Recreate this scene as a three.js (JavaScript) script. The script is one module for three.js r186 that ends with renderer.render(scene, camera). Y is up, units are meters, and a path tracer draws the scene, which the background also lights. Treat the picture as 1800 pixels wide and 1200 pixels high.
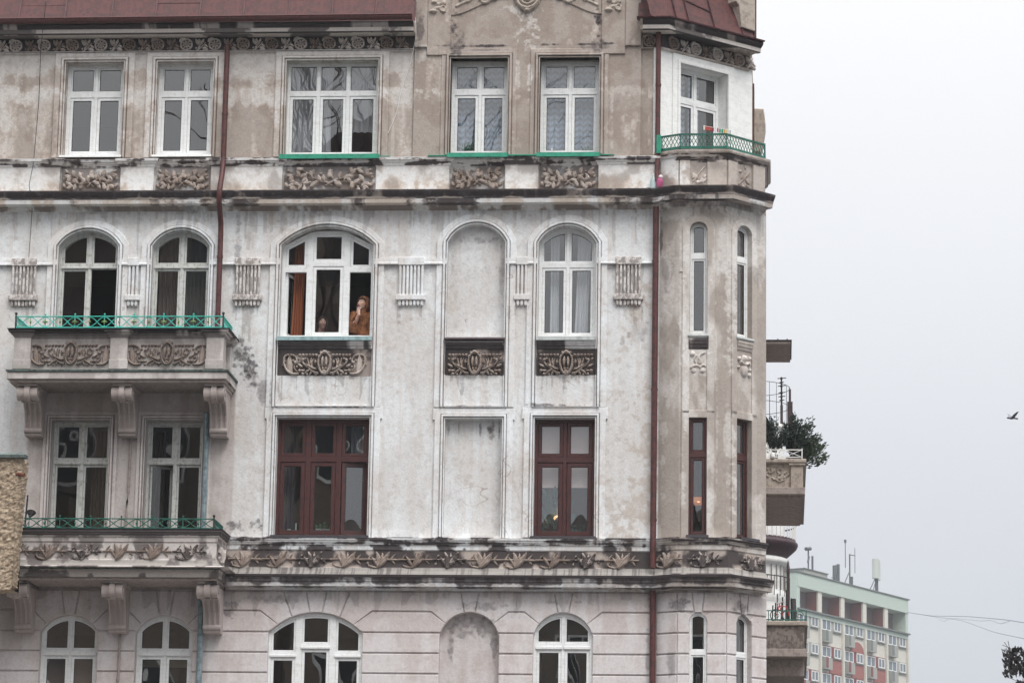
import * as THREE from 'three';
import { mergeGeometries, mergeVertices, toCreasedNormals } from 'three/addons/utils/BufferGeometryUtils.js';

// ------------------------------------------------------------------ camera, sky, sun, exposure
const scene = new THREE.Scene();
const camera = new THREE.PerspectiveCamera(11.9, 1.5, 1, 3000);
camera.position.set(14, 1.7, 57.5);
{
  const yaw = 4.789 * Math.PI / 180, pitch = 11.894 * Math.PI / 180;
  camera.lookAt(14 - Math.sin(yaw) * Math.cos(pitch), 1.7 + Math.sin(pitch), 57.5 - Math.cos(yaw) * Math.cos(pitch));
  camera.rotateZ(0.9494 * Math.PI / 180);
}
const renderer = new THREE.WebGLRenderer({ antialias: true });
renderer.setSize(1024, 682);
renderer.toneMapping = THREE.LinearToneMapping;
renderer.toneMappingExposure = 1.32;
renderer.shadowMap.enabled = true;

const cloudN = (x, y) => { let a = 0, w = 0.5; for (let i = 0; i < 4; i++) { a += w * (0.5 + 0.25 * (Math.sin(x * 1.7 + 1.3 * Math.sin(y * 1.1 + i) + i * 2.1) + Math.sin(y * 1.9 + 1.4 * Math.sin(x * 1.3 - i) + i * 1.3))); x = x * 1.9 + 0.7; y = y * 1.9 - 0.4; w *= 0.5; } return a / 0.9375; };
{ // overcast sky: brighter towards the zenith, faintly blue near the horizon
  const W = 512, H = 256, data = new Float32Array(W * H * 4);
  for (let j = 0; j < H; j++) {
    const el = (j + 0.5) / H * Math.PI - Math.PI / 2, s = Math.sin(el);
    for (let i = 0; i < W; i++) {
      const az = i / W * Math.PI * 2, k = (j * W + i) * 4;
      let L = s > 0 ? 1.34 * ((0.90 + 2.10 * Math.pow(s, 0.92)) / 3 + 0.8 * s * s * s) : 0.24 + 0.16 * s;
      if (s > 0) L *= 1 + 0.10 * (cloudN(Math.cos(az) * Math.cos(el) / (s + 0.25), Math.sin(az) * Math.cos(el) / (s + 0.25)) - 0.5);
      const b = Math.max(0, Math.min(1, 1 - s / 0.34));
      data[k] = L * (1 - 0.085 * b); data[k + 1] = L * (1.0 - 0.02 * b); data[k + 2] = L * (1.015 + 0.075 * b); data[k + 3] = 1;
    }
  }
  const sky = new THREE.DataTexture(data, W, H, THREE.RGBAFormat, THREE.FloatType);
  sky.mapping = THREE.EquirectangularReflectionMapping; sky.magFilter = sky.minFilter = THREE.LinearFilter; sky.wrapS = THREE.RepeatWrapping; sky.needsUpdate = true;
  scene.background = sky; scene.environment = sky;
}
const sun = new THREE.DirectionalLight(0xfffaf5, 1.5);
sun.position.set(34, 92, 49); sun.target.position.set(7, 12, 0);
sun.castShadow = true; sun.shadow.radius = 55; sun.shadow.mapSize.set(2048, 2048);
Object.assign(sun.shadow.camera, { left: -30, right: 30, top: 30, bottom: -30, near: 1, far: 220 });
scene.add(sun, sun.target);

// ------------------------------------------------------------------ helpers
const rng = (s) => () => { s |= 0; s = s + 0x6D2B79F5 | 0; let t = Math.imul(s ^ s >>> 15, 1 | s); t = t + Math.imul(t ^ t >>> 7, 61 | t) ^ t; return ((t ^ t >>> 14) >>> 0) / 4294967296; };
const clamp = (v, a = 0, b = 1) => v < a ? a : v > b ? b : v;
const sst = (a, b, v) => { const t = clamp((v - a) / (b - a)); return t * t * (3 - 2 * t); };
const mix = (a, b, t) => a + (b - a) * t;
const hash2 = (x, y, s) => { let h = Math.imul(x, 374761393) + Math.imul(y, 668265263) + Math.imul(s, 974711) | 0; h = Math.imul(h ^ h >>> 13, 1274126177); return ((h ^ h >>> 16) >>> 0) / 4294967296; };
function vn(x, y, s = 0) {
  const xi = Math.floor(x), yi = Math.floor(y); let fx = x - xi, fy = y - yi; fx = fx * fx * (3 - 2 * fx); fy = fy * fy * (3 - 2 * fy);
  return mix(mix(hash2(xi, yi, s), hash2(xi + 1, yi, s), fx), mix(hash2(xi, yi + 1, s), hash2(xi + 1, yi + 1, s), fx), fy);
}
function fbm(x, y, s = 0, o = 4) { let a = 0, w = 0.5, t = 0; for (let i = 0; i < o; i++) { a += w * vn(x, y, s + i * 17); t += w; x = x * 2.03 + 5.1; y = y * 2.03 + 3.7; w *= 0.5; } return a / t; }
const used = {};
const numbered = (n) => { const k = used[n] = (used[n] ?? -1) + 1; return k ? n + '_' + String(k).padStart(3, '0') : n; };
function tag(o, label, category, group, kind) { if (label) o.userData.label = label; if (category) o.userData.category = category; if (group) o.userData.group = group; if (kind) o.userData.kind = kind; return o; }
function thing(name, label, category, group) { const g = new THREE.Group(); g.name = numbered(name); scene.add(g); return tag(g, label, category, group); }
function part(name, geo, mat, parent, label) { const m = new THREE.Mesh(geo, mat); m.name = name; m.castShadow = m.receiveShadow = true; (parent || scene).add(m); if (label) m.userData.label = label; return m; }
function solo(name, geo, mat, label, category, group) { const m = part(numbered(name), geo, mat, scene); return tag(m, label, category, group); }
function grp(name, parent, label) { const g = new THREE.Group(); g.name = name; parent.add(g); if (label) g.userData.label = label; return g; }
const clean = (g) => { g = g.index ? g.toNonIndexed() : g; for (const k of Object.keys(g.attributes)) if (!['position', 'normal', 'uv', 'color'].includes(k)) g.deleteAttribute(k); if (!g.attributes.uv) g.setAttribute('uv', new THREE.Float32BufferAttribute(new Float32Array(g.attributes.position.count * 2), 2)); return g; };
const join = (list) => mergeGeometries(list.map(clean));
// uv in metres on the facade: x (with a share of z so that reveals are not smeared) and height
function xyUV(g, ox = 1, oy = -6, sx = 16, sy = 16) {
  g = clean(g); const p = g.attributes.position, u = g.attributes.uv;
  for (let i = 0; i < p.count; i += 3) {
    const x = [0, 1, 2].map((k) => p.getX(i + k)), y = [0, 1, 2].map((k) => p.getY(i + k)), z = [0, 1, 2].map((k) => p.getZ(i + k));
    const ax = y[1] - y[0], bx_ = z[1] - z[0], cx = y[2] - y[0], dx = z[2] - z[0], nx = ax * dx - bx_ * cx, ny = bx_ * (x[2] - x[0]) - (x[1] - x[0]) * dx, nz = (x[1] - x[0]) * cx - ax * (x[2] - x[0]), l = Math.hypot(nx, ny, nz) || 1;
    const kz = Math.abs(nx) / l > 0.85 ? 1 : 0, ky = Math.abs(ny) / l > 0.9 ? 0.3 : 0;
    for (let k = 0; k < 3; k++) u.setXY(i + k, (x[k] + kz * z[k] + ox) / sx, (y[k] + ky * z[k] + oy) / sy);
  }
  return g;
}
// uv in metres by the face's main direction
function boxUV(g, s = 1) {
  g = clean(g); const p = g.attributes.position, u = g.attributes.uv, a = new THREE.Vector3(), b = new THREE.Vector3(), c = new THREE.Vector3(), n = new THREE.Vector3();
  for (let i = 0; i < p.count; i += 3) {
    a.fromBufferAttribute(p, i); b.fromBufferAttribute(p, i + 1); c.fromBufferAttribute(p, i + 2);
    n.copy(b).sub(a).cross(c.clone().sub(a)); const ax = Math.abs(n.x), ay = Math.abs(n.y), az = Math.abs(n.z);
    [a, b, c].forEach((q, k) => { if (ay > ax && ay > az) u.setXY(i + k, q.x / s, q.z / s); else if (ax > az) u.setXY(i + k, q.z / s, q.y / s); else u.setXY(i + k, q.x / s, q.y / s); });
  }
  return g;
}
// box with small chamfers along its front edges
function bx(x0, x1, y0, y1, z0, z1, ch = 0.008) {
  if (ch <= 0) { const g = new THREE.BoxGeometry(x1 - x0, y1 - y0, z1 - z0); g.translate((x0 + x1) / 2, (y0 + y1) / 2, (z0 + z1) / 2); return clean(g); }
  ch = Math.min(ch, (x1 - x0) / 3, (y1 - y0) / 3, (z1 - z0) / 3);
  const s = new THREE.Shape([[x0 + ch, y0 + ch], [x1 - ch, y0 + ch], [x1 - ch, y1 - ch], [x0 + ch, y1 - ch]].map((p) => new THREE.Vector2(...p)));
  const g = new THREE.ExtrudeGeometry(s, { depth: z1 - z0 - 2 * ch, bevelEnabled: true, bevelThickness: ch, bevelSize: ch, bevelSegments: 1 });
  g.translate(0, 0, z0 + ch); return clean(g);
}
const poly = (pts, holes = []) => { const s = new THREE.Shape(pts.map((p) => new THREE.Vector2(p[0], p[1]))); for (const h of holes) s.holes.push(new THREE.Path(h.map((p) => new THREE.Vector2(p[0], p[1])))); return s; };
function slab(pts, z0, z1, holes = [], bev = 0) {
  const g = new THREE.ExtrudeGeometry(poly(pts, holes), bev ? { depth: z1 - z0 - bev, bevelEnabled: true, bevelThickness: bev, bevelSize: bev, bevelOffset: -bev, bevelSegments: 1, curveSegments: 6 } : { depth: z1 - z0, bevelEnabled: false, curveSegments: 6 });
  g.translate(0, 0, z0); return clean(g);
}
// moulding: profile of [out, y] points swept along a plan path of [x, z] points, mitred; outside is to the left of the path seen from below
function sweep(profile, path, caps = true) {
  const n = path.length, m = [];
  const seg = (i) => { const dx = path[i + 1][0] - path[i][0], dz = path[i + 1][1] - path[i][1], l = Math.hypot(dx, dz); return [-dz / l, dx / l]; };
  for (let i = 0; i < n; i++) {
    const a = i ? seg(i - 1) : seg(i), b = i < n - 1 ? seg(i) : a, d = 1 + a[0] * b[0] + a[1] * b[1];
    m.push([(a[0] + b[0]) / d, (a[1] + b[1]) / d]);
  }
  const P = (i, k) => [path[i][0] + m[i][0] * profile[k][0], profile[k][1], path[i][1] + m[i][1] * profile[k][0]], pos = [];
  const dir = THREE.ShapeUtils.area(profile.map((p) => new THREE.Vector2(...p))) > 0;
  for (let i = 0; i < n - 1; i++) for (let k = 0; k < profile.length; k++) {
    const q = (k + 1) % profile.length, a = P(i, k), b = P(i + 1, k), c = P(i + 1, q), d = P(i, q);
    pos.push(...(dir ? [a, c, b, a, d, c] : [a, b, c, a, c, d]).flat());
  }
  if (caps) {
    const tri = THREE.ShapeUtils.triangulateShape(profile.map((p) => new THREE.Vector2(...p)), []);
    for (const t of tri) { pos.push(...P(0, t[0]), ...P(0, t[1]), ...P(0, t[2])); pos.push(...P(n - 1, t[0]), ...P(n - 1, t[2]), ...P(n - 1, t[1])); }
  }
  const g = new THREE.BufferGeometry(); g.setAttribute('position', new THREE.Float32BufferAttribute(pos, 3)); g.computeVertexNormals(); return clean(g);
}
function tube(pts, r, seg = 6, n = 0) { return clean(new THREE.TubeGeometry(new THREE.CatmullRomCurve3(pts.map((p) => new THREE.Vector3(...p)), false, 'catmullrom', 0.2), n || Math.max(2, pts.length * 3), r, seg, false)); }
function rod(a, b, r, seg = 6, r2 = r) { const A = new THREE.Vector3(...a), B = new THREE.Vector3(...b), d = B.clone().sub(A), g = new THREE.CylinderGeometry(r2, r, d.length(), seg); g.applyQuaternion(new THREE.Quaternion().setFromUnitVectors(new THREE.Vector3(0, 1, 0), d.normalize())); g.translate((A.x + B.x) / 2, (A.y + B.y) / 2, (A.z + B.z) / 2); return clean(g); }
function bar(a, b, w, h) { const A = new THREE.Vector3(...a), B = new THREE.Vector3(...b), d = B.clone().sub(A), g = new THREE.BoxGeometry(d.length(), h, w); g.applyQuaternion(new THREE.Quaternion().setFromUnitVectors(new THREE.Vector3(1, 0, 0), d.normalize())); g.translate((A.x + B.x) / 2, (A.y + B.y) / 2, (A.z + B.z) / 2); return clean(g); }
function ball(x, y, z, r, sx = 1, sy = 1, sz = 1, ws = 10, hs = 8) { const g = new THREE.SphereGeometry(r, ws, hs); g.scale(sx, sy, sz); g.translate(x, y, z); return clean(g); }
// a wall panel drawn in local (s along, y up, z out) laid along the plan segment a -> b
function along(g, a, b) { const t = Math.atan2(-(b[1] - a[1]), b[0] - a[0]); g = clean(g); g.rotateY(t); g.translate(a[0], 0, a[1]); return g; }
// iso-surface of a distance function (surface nets)
function isoMesh(f, lo, hi, cell) {
  const n = [0, 1, 2].map((k) => Math.ceil((hi[k] - lo[k]) / cell) + 1), N = n[0] * n[1] * n[2], v = new Float32Array(N), id = new Int32Array(N).fill(-1), pos = [], idx = [];
  const at = (i, j, k) => i + n[0] * (j + n[1] * k);
  for (let k = 0; k < n[2]; k++) for (let j = 0; j < n[1]; j++) for (let i = 0; i < n[0]; i++) v[at(i, j, k)] = f(lo[0] + i * cell, lo[1] + j * cell, lo[2] + k * cell);
  for (let k = 0; k < n[2] - 1; k++) for (let j = 0; j < n[1] - 1; j++) for (let i = 0; i < n[0] - 1; i++) {
    let c = 0, x = 0, y = 0, z = 0, mask = 0;
    for (let q = 0; q < 8; q++) if (v[at(i + (q & 1), j + (q >> 1 & 1), k + (q >> 2))] < 0) mask |= 1 << q;
    if (mask === 0 || mask === 255) continue;
    for (let q = 0; q < 8; q++) for (const d of [1, 2, 4]) if (!(q & d)) {
      const r = q | d, a = v[at(i + (q & 1), j + (q >> 1 & 1), k + (q >> 2))], b = v[at(i + (r & 1), j + (r >> 1 & 1), k + (r >> 2))];
      if ((a < 0) !== (b < 0)) { const t = a / (a - b); x += (q & 1) + (d === 1 ? t : 0); y += (q >> 1 & 1) + (d === 2 ? t : 0); z += (q >> 2) + (d === 4 ? t : 0); c++; }
    }
    id[at(i, j, k)] = pos.length / 3; pos.push(lo[0] + (i + x / c) * cell, lo[1] + (j + y / c) * cell, lo[2] + (k + z / c) * cell);
  }
  for (let k = 1; k < n[2] - 1; k++) for (let j = 1; j < n[1] - 1; j++) for (let i = 1; i < n[0] - 1; i++) {
    const a = v[at(i, j, k)] < 0;
    const quad = (p, q, r, s, flip) => { if (p < 0 || q < 0 || r < 0 || s < 0) return; idx.push(...(flip ? [p, r, q, p, s, r] : [p, q, r, p, r, s])); };
    if (a !== (v[at(i + 1, j, k)] < 0)) quad(id[at(i, j - 1, k - 1)], id[at(i, j, k - 1)], id[at(i, j, k)], id[at(i, j - 1, k)], !a);
    if (a !== (v[at(i, j + 1, k)] < 0)) quad(id[at(i - 1, j, k - 1)], id[at(i - 1, j, k)], id[at(i, j, k)], id[at(i, j, k - 1)], !a);
    if (a !== (v[at(i, j, k + 1)] < 0)) quad(id[at(i - 1, j - 1, k)], id[at(i, j - 1, k)], id[at(i, j, k)], id[at(i - 1, j, k)], !a);
  }
  const g = new THREE.BufferGeometry(); g.setAttribute('position', new THREE.Float32BufferAttribute(pos, 3)); g.setIndex(idx); g.computeVertexNormals(); return clean(g);
}
// carved relief: heights of overlapping strokes, leaves, balls and rings on a grid; only the raised part becomes mesh
function relief(w, h, prims, res = 0.012) {
  const nx = Math.round(w / res), ny = Math.round(h / res), H = new Float32Array((nx + 1) * (ny + 1));
  for (const p of prims) {
    const pts = [];
    if (p.c) for (let i = 0; i <= 9; i++) { const t = i / 9, u = 1 - t, c = p.c; pts.push([u * u * c[0] + 2 * u * t * c[2] + t * t * c[4], u * u * c[1] + 2 * u * t * c[3] + t * t * c[5]]); }
    for (let j = 0; j <= ny; j++) for (let i = 0; i <= nx; i++) {
      const x = i / nx * w - w / 2, y = j / ny * h - h / 2; let v = 0;
      if (p.c) {
        let bd = 9, bt = 0;
        for (let k = 0; k < 9; k++) {
          const [ax, ay] = pts[k], dx = pts[k + 1][0] - ax, dy = pts[k + 1][1] - ay, t = clamp(((x - ax) * dx + (y - ay) * dy) / (dx * dx + dy * dy + 1e-9)), d = Math.hypot(x - ax - dx * t, y - ay - dy * t);
          if (d < bd) { bd = d; bt = (k + t) / 9; }
        }
        const wd = p.leaf ? p.w * Math.pow(Math.sin(Math.PI * Math.pow(clamp(bt * 0.94 + 0.03), p.leaf)), 0.8) : p.w * mix(1, p.tip ?? 1, bt), r = bd / Math.max(wd, 1e-4);
        if (r < 1) { v = p.h * Math.sqrt(1 - r * r) * mix(1, p.end ?? 1, bt); if (p.leaf) v *= 0.72 + 0.28 * Math.min(1, r * 4); }
      } else {
        const d = Math.hypot((x - p.x) / (p.sx ?? 1), (y - p.y) / (p.sy ?? 1));
        if (p.ring) { const r = Math.abs(d - p.ring) / p.w; if (r < 1) v = p.h * Math.sqrt(1 - r * r); }
        else if (d < p.r) v = p.h * Math.sqrt(1 - d * d / p.r / p.r);
      }
      const q = j * (nx + 1) + i; if (v > H[q]) H[q] = v;
    }
  }
  const pos = [], idx = [];
  for (let j = 0; j <= ny; j++) for (let i = 0; i <= nx; i++) pos.push(i / nx * w - w / 2, j / ny * h - h / 2, H[j * (nx + 1) + i] - 0.003);
  for (let j = 0; j < ny; j++) for (let i = 0; i < nx; i++) {
    const a = j * (nx + 1) + i, b = a + 1, c = a + nx + 1, d = c + 1;
    if (H[a] + H[b] + H[c] + H[d] > 0.004) idx.push(a, b, d, a, d, c);
  }
  const g = new THREE.BufferGeometry(); g.setAttribute('position', new THREE.Float32BufferAttribute(pos, 3)); g.setIndex(idx); g.computeVertexNormals();
  const o = clean(g), p = o.attributes.position, u = o.attributes.uv; for (let i = 0; i < p.count; i++) u.setXY(i, p.getX(i) + p.getZ(i), p.getY(i)); return o;
}
const L = (x0, y0, x1, y1, x2, y2, w, h, leaf = 0.8) => ({ c: [x0, y0, x1, y1, x2, y2], w, h, leaf });
const S = (x0, y0, x1, y1, x2, y2, w, h, tip = 0.6) => ({ c: [x0, y0, x1, y1, x2, y2], w, h, tip });
const D = (x, y, r, h, sx = 1, sy = 1) => ({ x, y, r, h, sx, sy });
const O = (x, y, ring, w, h, sx = 1, sy = 1) => ({ x, y, ring, w, h, sx, sy });
const mirrored = (a) => [...a, ...a.map((p) => p.c ? { ...p, c: p.c.map((v, i) => i % 2 ? v : -v) } : { ...p, x: -p.x })];

// ------------------------------------------------------------------ textures
function canvasTex(W, H, fn, opts = {}) {
  const c = document.createElement('canvas'); c.width = W; c.height = H; const x = c.getContext('2d'), im = x.createImageData(W, H), d = im.data;
  for (let j = 0; j < H; j++) for (let i = 0; i < W; i++) { const v = fn(i / W, 1 - (j + 0.5) / H, i, j), k = (j * W + i) * 4; d[k] = v[0]; d[k + 1] = v[1]; d[k + 2] = v[2]; d[k + 3] = v[3] ?? 255; }
  x.putImageData(im, 0, 0);
  const t = new THREE.CanvasTexture(c); t.wrapS = t.wrapT = opts.clampEdge ? THREE.ClampToEdgeWrapping : THREE.RepeatWrapping; if (!opts.data) t.colorSpace = THREE.SRGBColorSpace; return t;
}
// tiling noise: blend of shifted copies over the last part of the tile
const tiled = (f) => (u, v) => { const a = sst(0.8, 1, u), b = sst(0.8, 1, v); return mix(mix(f(u, v), f(u - 1, v), a), mix(f(u, v - 1), f(u - 1, v - 1), a), b); };
const plasterN = tiled((u, v) => 0.55 * fbm(u * 22, v * 22, 3, 4) + 0.45 * fbm(u * 90, v * 90, 9, 3));
const plasterBump = canvasTex(512, 512, (u, v) => { const n = plasterN(u, v) * 255; return [n, n, n]; }, { data: true });
const rep = (t, r, r2 = r) => { const c = t.clone(); c.repeat.set(r, r2); c.needsUpdate = true; return c; };
const bump8 = rep(plasterBump, 8), bump05 = rep(plasterBump, 0.5);

// ------------------------------------------------------------------ paint of the facade: bare render, old limewash, soot crusts, run marks and some painted shade, 128 pixels to the metre
const stains = [ // x, y, half width, half height, strength (dark crusts as the wall shows them)
  [4.347, 13.646, 0.20, 0.34, 0.75], [4.401, 13.278, 0.16, 0.22, 0.85], [4.267, 13.857, 0.10, 0.18, 0.7], [4.413, 10.441, 0.28, 0.13, 0.7], [4.117, 15.234, 0.06, 0.9, 0.35],
  [8.015, 19.762, 0.10, 0.40, 1.0], [8.073, 19.467, 0.15, 0.25, 0.6], [10.688, 19.803, 0.07, 0.36, 1.0], [10.661, 19.391, 0.10, 0.16, 0.6], [8.190, 19.979, 0.25, 0.05, 0.55],
  [7.383, 19.746, 0.07, 0.35, 0.55], [7.363, 19.255, 0.05, 0.2, 0.4],
  [8.495, 19.376, 0.62, 0.022, 0.9], [10.243, 19.394, 0.80, 0.022, 0.9], [8.486, 19.300, 0.5, 0.02, 0.4], [10.557, 19.326, 0.35, 0.04, 0.4],
  [8.820, 12.270, 0.06, 0.16, 0.7], [8.625, 12.291, 0.02, 0.15, 0.5], [8.963, 12.270, 0.015, 0.18, 0.6], [8.236, 12.290, 0.012, 0.13, 0.4], [8.051, 12.311, 0.02, 0.13, 0.35],
  [3.185, 16.317, 0.22, 0.07, 0.45], [2.711, 16.319, 0.16, 0.05, 0.35], [1.550, 16.281, 0.2, 0.05, 0.25], [10.177, 16.352, 0.10, 0.06, 0.5], [11.519, 16.357, 0.2, 0.06, 0.4],
  [12.290, 16.418, 0.28, 0.09, 0.75], [12.876, 16.457, 0.05, 0.14, 0.8], [13.266, 16.350, 0.4, 0.05, 0.6],
  [4.821, 12.807, 0.02, 0.4, 0.35], [4.683, 12.911, 0.08, 0.25, 0.4], [4.410, 14.279, 0.05, 0.3, 0.3], [11.435, 14.061, 0.14, 0.25, 0.3], [11.181, 13.852, 0.05, 0.1, 0.3],
  [5.706, 12.641, 0.75, 0.018, 0.6], [8.536, 12.664, 0.5, 0.03, 0.55], [10.122, 12.686, 0.55, 0.03, 0.6], [10.269, 9.144, 0.3, 0.05, 0.35], [4.885, 9.173, 0.5, 0.08, 0.35], [8.654, 9.063, 0.35, 0.08, 0.35],
  [4.226, 8.986, 0.1, 0.16, 0.5], [11.677, 9.132, 0.07, 0.3, 0.45], [11.684, 8.227, 0.05, 0.4, 0.3], [12.235, 9.109, 0.2, 0.12, 0.5], [12.090, 8.207, 0.07, 0.3, 0.35], [13.180, 9.090, 0.3, 0.12, 0.55],
  [8.458, 8.708, 0.4, 0.18, 0.4], [8.161, 8.403, 0.05, 0.35, 0.45], [8.949, 8.408, 0.06, 0.35, 0.4], [8.479, 15.753, 0.42, 0.06, 0.35], [8.054, 15.224, 0.04, 0.5, 0.3], [8.954, 15.221, 0.05, 0.5, 0.3],
  [11.939, 15.108, 0.06, 0.5, 0.3], [11.853, 15.741, 0.03, 0.3, 0.6],
];
const pales = [ // limewash left on the render
  [9.401, 19.782, 0.22, 0.4, 1], [9.344, 20.056, 0.3, 0.1, 0.9], [7.011, 18.551, 0.5, 0.06, 1.0], [7.589, 18.514, 0.3, 0.07, 1.0], [7.473, 19.036, 0.14, 0.3, 0.7], [10.306, 18.527, 0.5, 0.04, 0.4],
  [11.190, 18.521, 0.3, 0.08, 0.5], [0.010, 18.547, 0.4, 0.12, 1], [0.349, 18.162, 0.3, 0.3, 0.35], [4.379, 18.407, 0.3, 0.1, 0.8], [2.253, 18.531, 0.2, 0.06, 0.6], [2.393, 19.021, 0.05, 0.3, 0.5],
  [9.208, 18.752, 0.03, 0.3, 0.8], [9.427, 18.750, 0.04, 0.35, 0.9], [10.945, 18.092, 0.03, 0.5, 0.6], [7.796, 18.654, 0.03, 0.4, 0.7], [6.924, 17.794, 0.02, 0.5, 0.5],
  [12.423, 13.446, 0.22, 0.25, 1], [12.258, 13.913, 0.05, 0.35, 0.9], [12.274, 14.851, 0.05, 0.2, 0.8], [12.914, 15.164, 0.12, 0.1, 0.9], [12.847, 14.016, 0.02, 0.6, 0.8], [13.127, 14.268, 0.10, 0.9, 0.8], [13.134, 11.476, 0.10, 1.2, 0.7],
  [12.315, 12.774, 0.04, 0.6, 0.8], [12.875, 11.748, 0.02, 1.0, 0.6], [12.273, 11.235, 0.05, 0.5, 0.6], [12.004, 12.916, 0.10, 0.2, 0.6], [12.043, 15.400, 0.12, 0.3, 0.5], [11.920, 11.781, 0.06, 0.5, 0.5], [13.265, 16.290, 0.5, 0.14, 0.9], [12.089, 16.223, 0.3, 0.12, 0.7],
];
const PANELS = [[0.799, 1.903], [2.549, 3.584], [4.932, 6.631], [7.999, 8.998], [9.631, 10.698]];
const FLX = [0.202, 2.227, 4.345, 7.334, 9.350, 11.274];
const COLS = [[4.93, 6.65], [7.97, 9.05], [9.62, 10.72]];
const WHITE = [229, 232, 234], WARM = [216, 215, 214], TAUPE = [174, 164, 156], PINK = [210, 205, 205], SOOT_SHADE = [38, 34, 38];
function paintAt(X, Y, balcony) {
  const wx = X + 0.05 * (vn(X * 5, Y * 5, 101) - 0.5), wy = Y + 0.05 * (vn(X * 5, Y * 5, 102) - 0.5);
  const n1 = fbm(wx * 0.9, wy * 0.9, 1, 4), n2 = fbm(wx * 3.6, wy * 3.1, 2, 5), n3 = fbm(X * 15, Y * 15, 3, 3), n4 = fbm(X * 42, Y * 42, 5, 2), st = fbm(wx * 8, wy * 0.55, 4, 4);
  let c, sootShade = 0, pale = 0;
  const m = (a, b, t) => [mix(a[0], b[0], t), mix(a[1], b[1], t), mix(a[2], b[2], t)];
  for (const s of pales) { const dx = (X - s[0]) / s[2], dy = (Y - s[1]) / s[3], d = dx * dx + dy * dy; if (d < 3.2) pale = Math.max(pale, s[4] * sst(1.2, 0.5, d * 0.6 + (n2 - 0.5) * 3.4 + (n3 - 0.5) * 2.2 + 0.35) * (0.6 + 0.5 * n4)); }
  pale = clamp(pale);
  if (balcony) {
    c = m([200, 194, 190], [174, 167, 163], sst(0.42, 0.6, n2 * 0.6 + st * 0.4));
    c = m(c, [150, 146, 138], 0.7 * sst(0.5, 0.62, n1 * 0.5 + n2 * 0.5) * sst(13.3, 13.18, Y + (n2 - 0.5) * 0.15) * (Y > 13.05));
  } else if (Y > 17.27) {
    const ris = X > 7.28 && X < 11.6, v = n1 * 0.25 + n2 * 0.3 + fbm(wx * 5, wy * 0.45, 14, 5) * 0.55 - (ris ? 0.2 : 0.05) + 0.3 * sst(18.72, 19.1, Y + (n2 - 0.5) * 0.7) * (X < 7.2) + 0.22 * sst(0.2, 0, Math.abs(Y - 18.5 + (n2 - 0.5) * 0.4)) * (ris ? 0.3 : 1);
    c = m(m(TAUPE, [160, 148, 139], sst(0.4, 0.6, n2)), [190, 179, 170], sst(0.44, 0.58, v + (n3 - 0.5) * 0.25));
    c = m(c, m([222, 220, 217], [203, 197, 192], n3), 0.95 * sst(0.54, 0.70, v + (n3 - 0.5) * 0.3 + (n4 - 0.5) * 0.1));
    c = m(c, [219, 216, 212], pale * 0.8);
  } else if (Y > 16.28) {
    c = m([217, 217, 216], [204, 199, 194], sst(0.36, 0.66, n2 * 0.7 + n3 * 0.3));
    const low = sst(16.86, 16.66, Y + (n1 - 0.5) * 0.5 + (st - 0.5) * 0.25); c = m(c, [186, 170, 155], 0.65 * low * sst(0.34, 0.6, n2 + (n3 - 0.5) * 0.3));
    if (X > 11.8) c = m(c, TAUPE, 0.85 * sst(0.34, 0.5, n2 * 0.6 + n1 * 0.4 + (n3 - 0.5) * 0.15));
    c = m(c, WHITE, pale * 0.7);
  } else if (Y > 9.33) {
    c = m(WHITE, WARM, 0.9 * sst(0.40, 0.64, n1 * 0.35 + n2 * 0.4 + st * 0.25 + (n3 - 0.5) * 0.15));
    c = m(c, [208, 205, 203], 0.45 * sst(0.46, 0.7, fbm(X * 1.7 + 9, Y * 0.8, 31, 5))); c = m(c, [207, 198, 191], 0.45 * sst(0.56, 0.66, n2 * 0.7 + n3 * 0.3) * sst(0.45, 0.6, n1));
    c = m(c, [214, 210, 206], 0.5 * sst(0.55, 0.63, fbm(X * 11, Y * 0.9, 33, 3)));
    const w = sst(10.4, 11.6, X + (n1 - 0.5) * 1.2); if (w > 0) c = m(c, [196, 187, 179], 0.75 * w * sst(0.48, 0.6, n2 * 0.45 + n3 * 0.25 + n1 * 0.3));
    if (X > 11.83) { const v = n1 * 0.25 + fbm(wx * 3, wy * 1.1, 41, 5) * 0.75; c = m(m([180, 171, 163], [166, 157, 150], n2), [196, 189, 183], sst(0.46, 0.54, v)); c = m(c, [220, 217, 213], sst(0.54, 0.66, v + (n3 - 0.5) * 0.3) * 0.8); c = m(c, [224, 222, 219], pale * 0.85); }
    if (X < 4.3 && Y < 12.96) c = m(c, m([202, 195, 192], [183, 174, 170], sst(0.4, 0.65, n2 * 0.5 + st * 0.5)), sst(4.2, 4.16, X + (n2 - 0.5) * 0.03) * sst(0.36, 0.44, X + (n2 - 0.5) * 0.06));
    const cr = Math.abs(fbm(X * 0.7, Y * 0.9, 51, 4) - 0.5); if (cr < 0.0016 && n1 > 0.52) c = m(c, [158, 148, 142], 0.6);
  } else {
    c = m(PINK, [198, 189, 186], sst(0.44, 0.62, n1 * 0.4 + n2 * 0.35 + st * 0.25));
  }
  c = m(c, [c[0] * 0.86, c[1] * 0.85, c[2] * 0.84], sst(0.56, 0.68, n3) * 0.22);
  // soot crusts on the mouldings, broken where rain has washed them; some painted shade too
  const g1 = vn(X * 2.3, 3.3, 61), g2 = vn(X * 6.1, 7.7, 62), g3 = vn(X * 17, 5.5, 65), wash = 0.5 * g1 + 0.3 * g2 + 0.12 * g3 + 0.2 * n2;
  const band = (a, b) => Y > a && Y < b, yj = Y + (n2 - 0.5) * 0.03;
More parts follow.
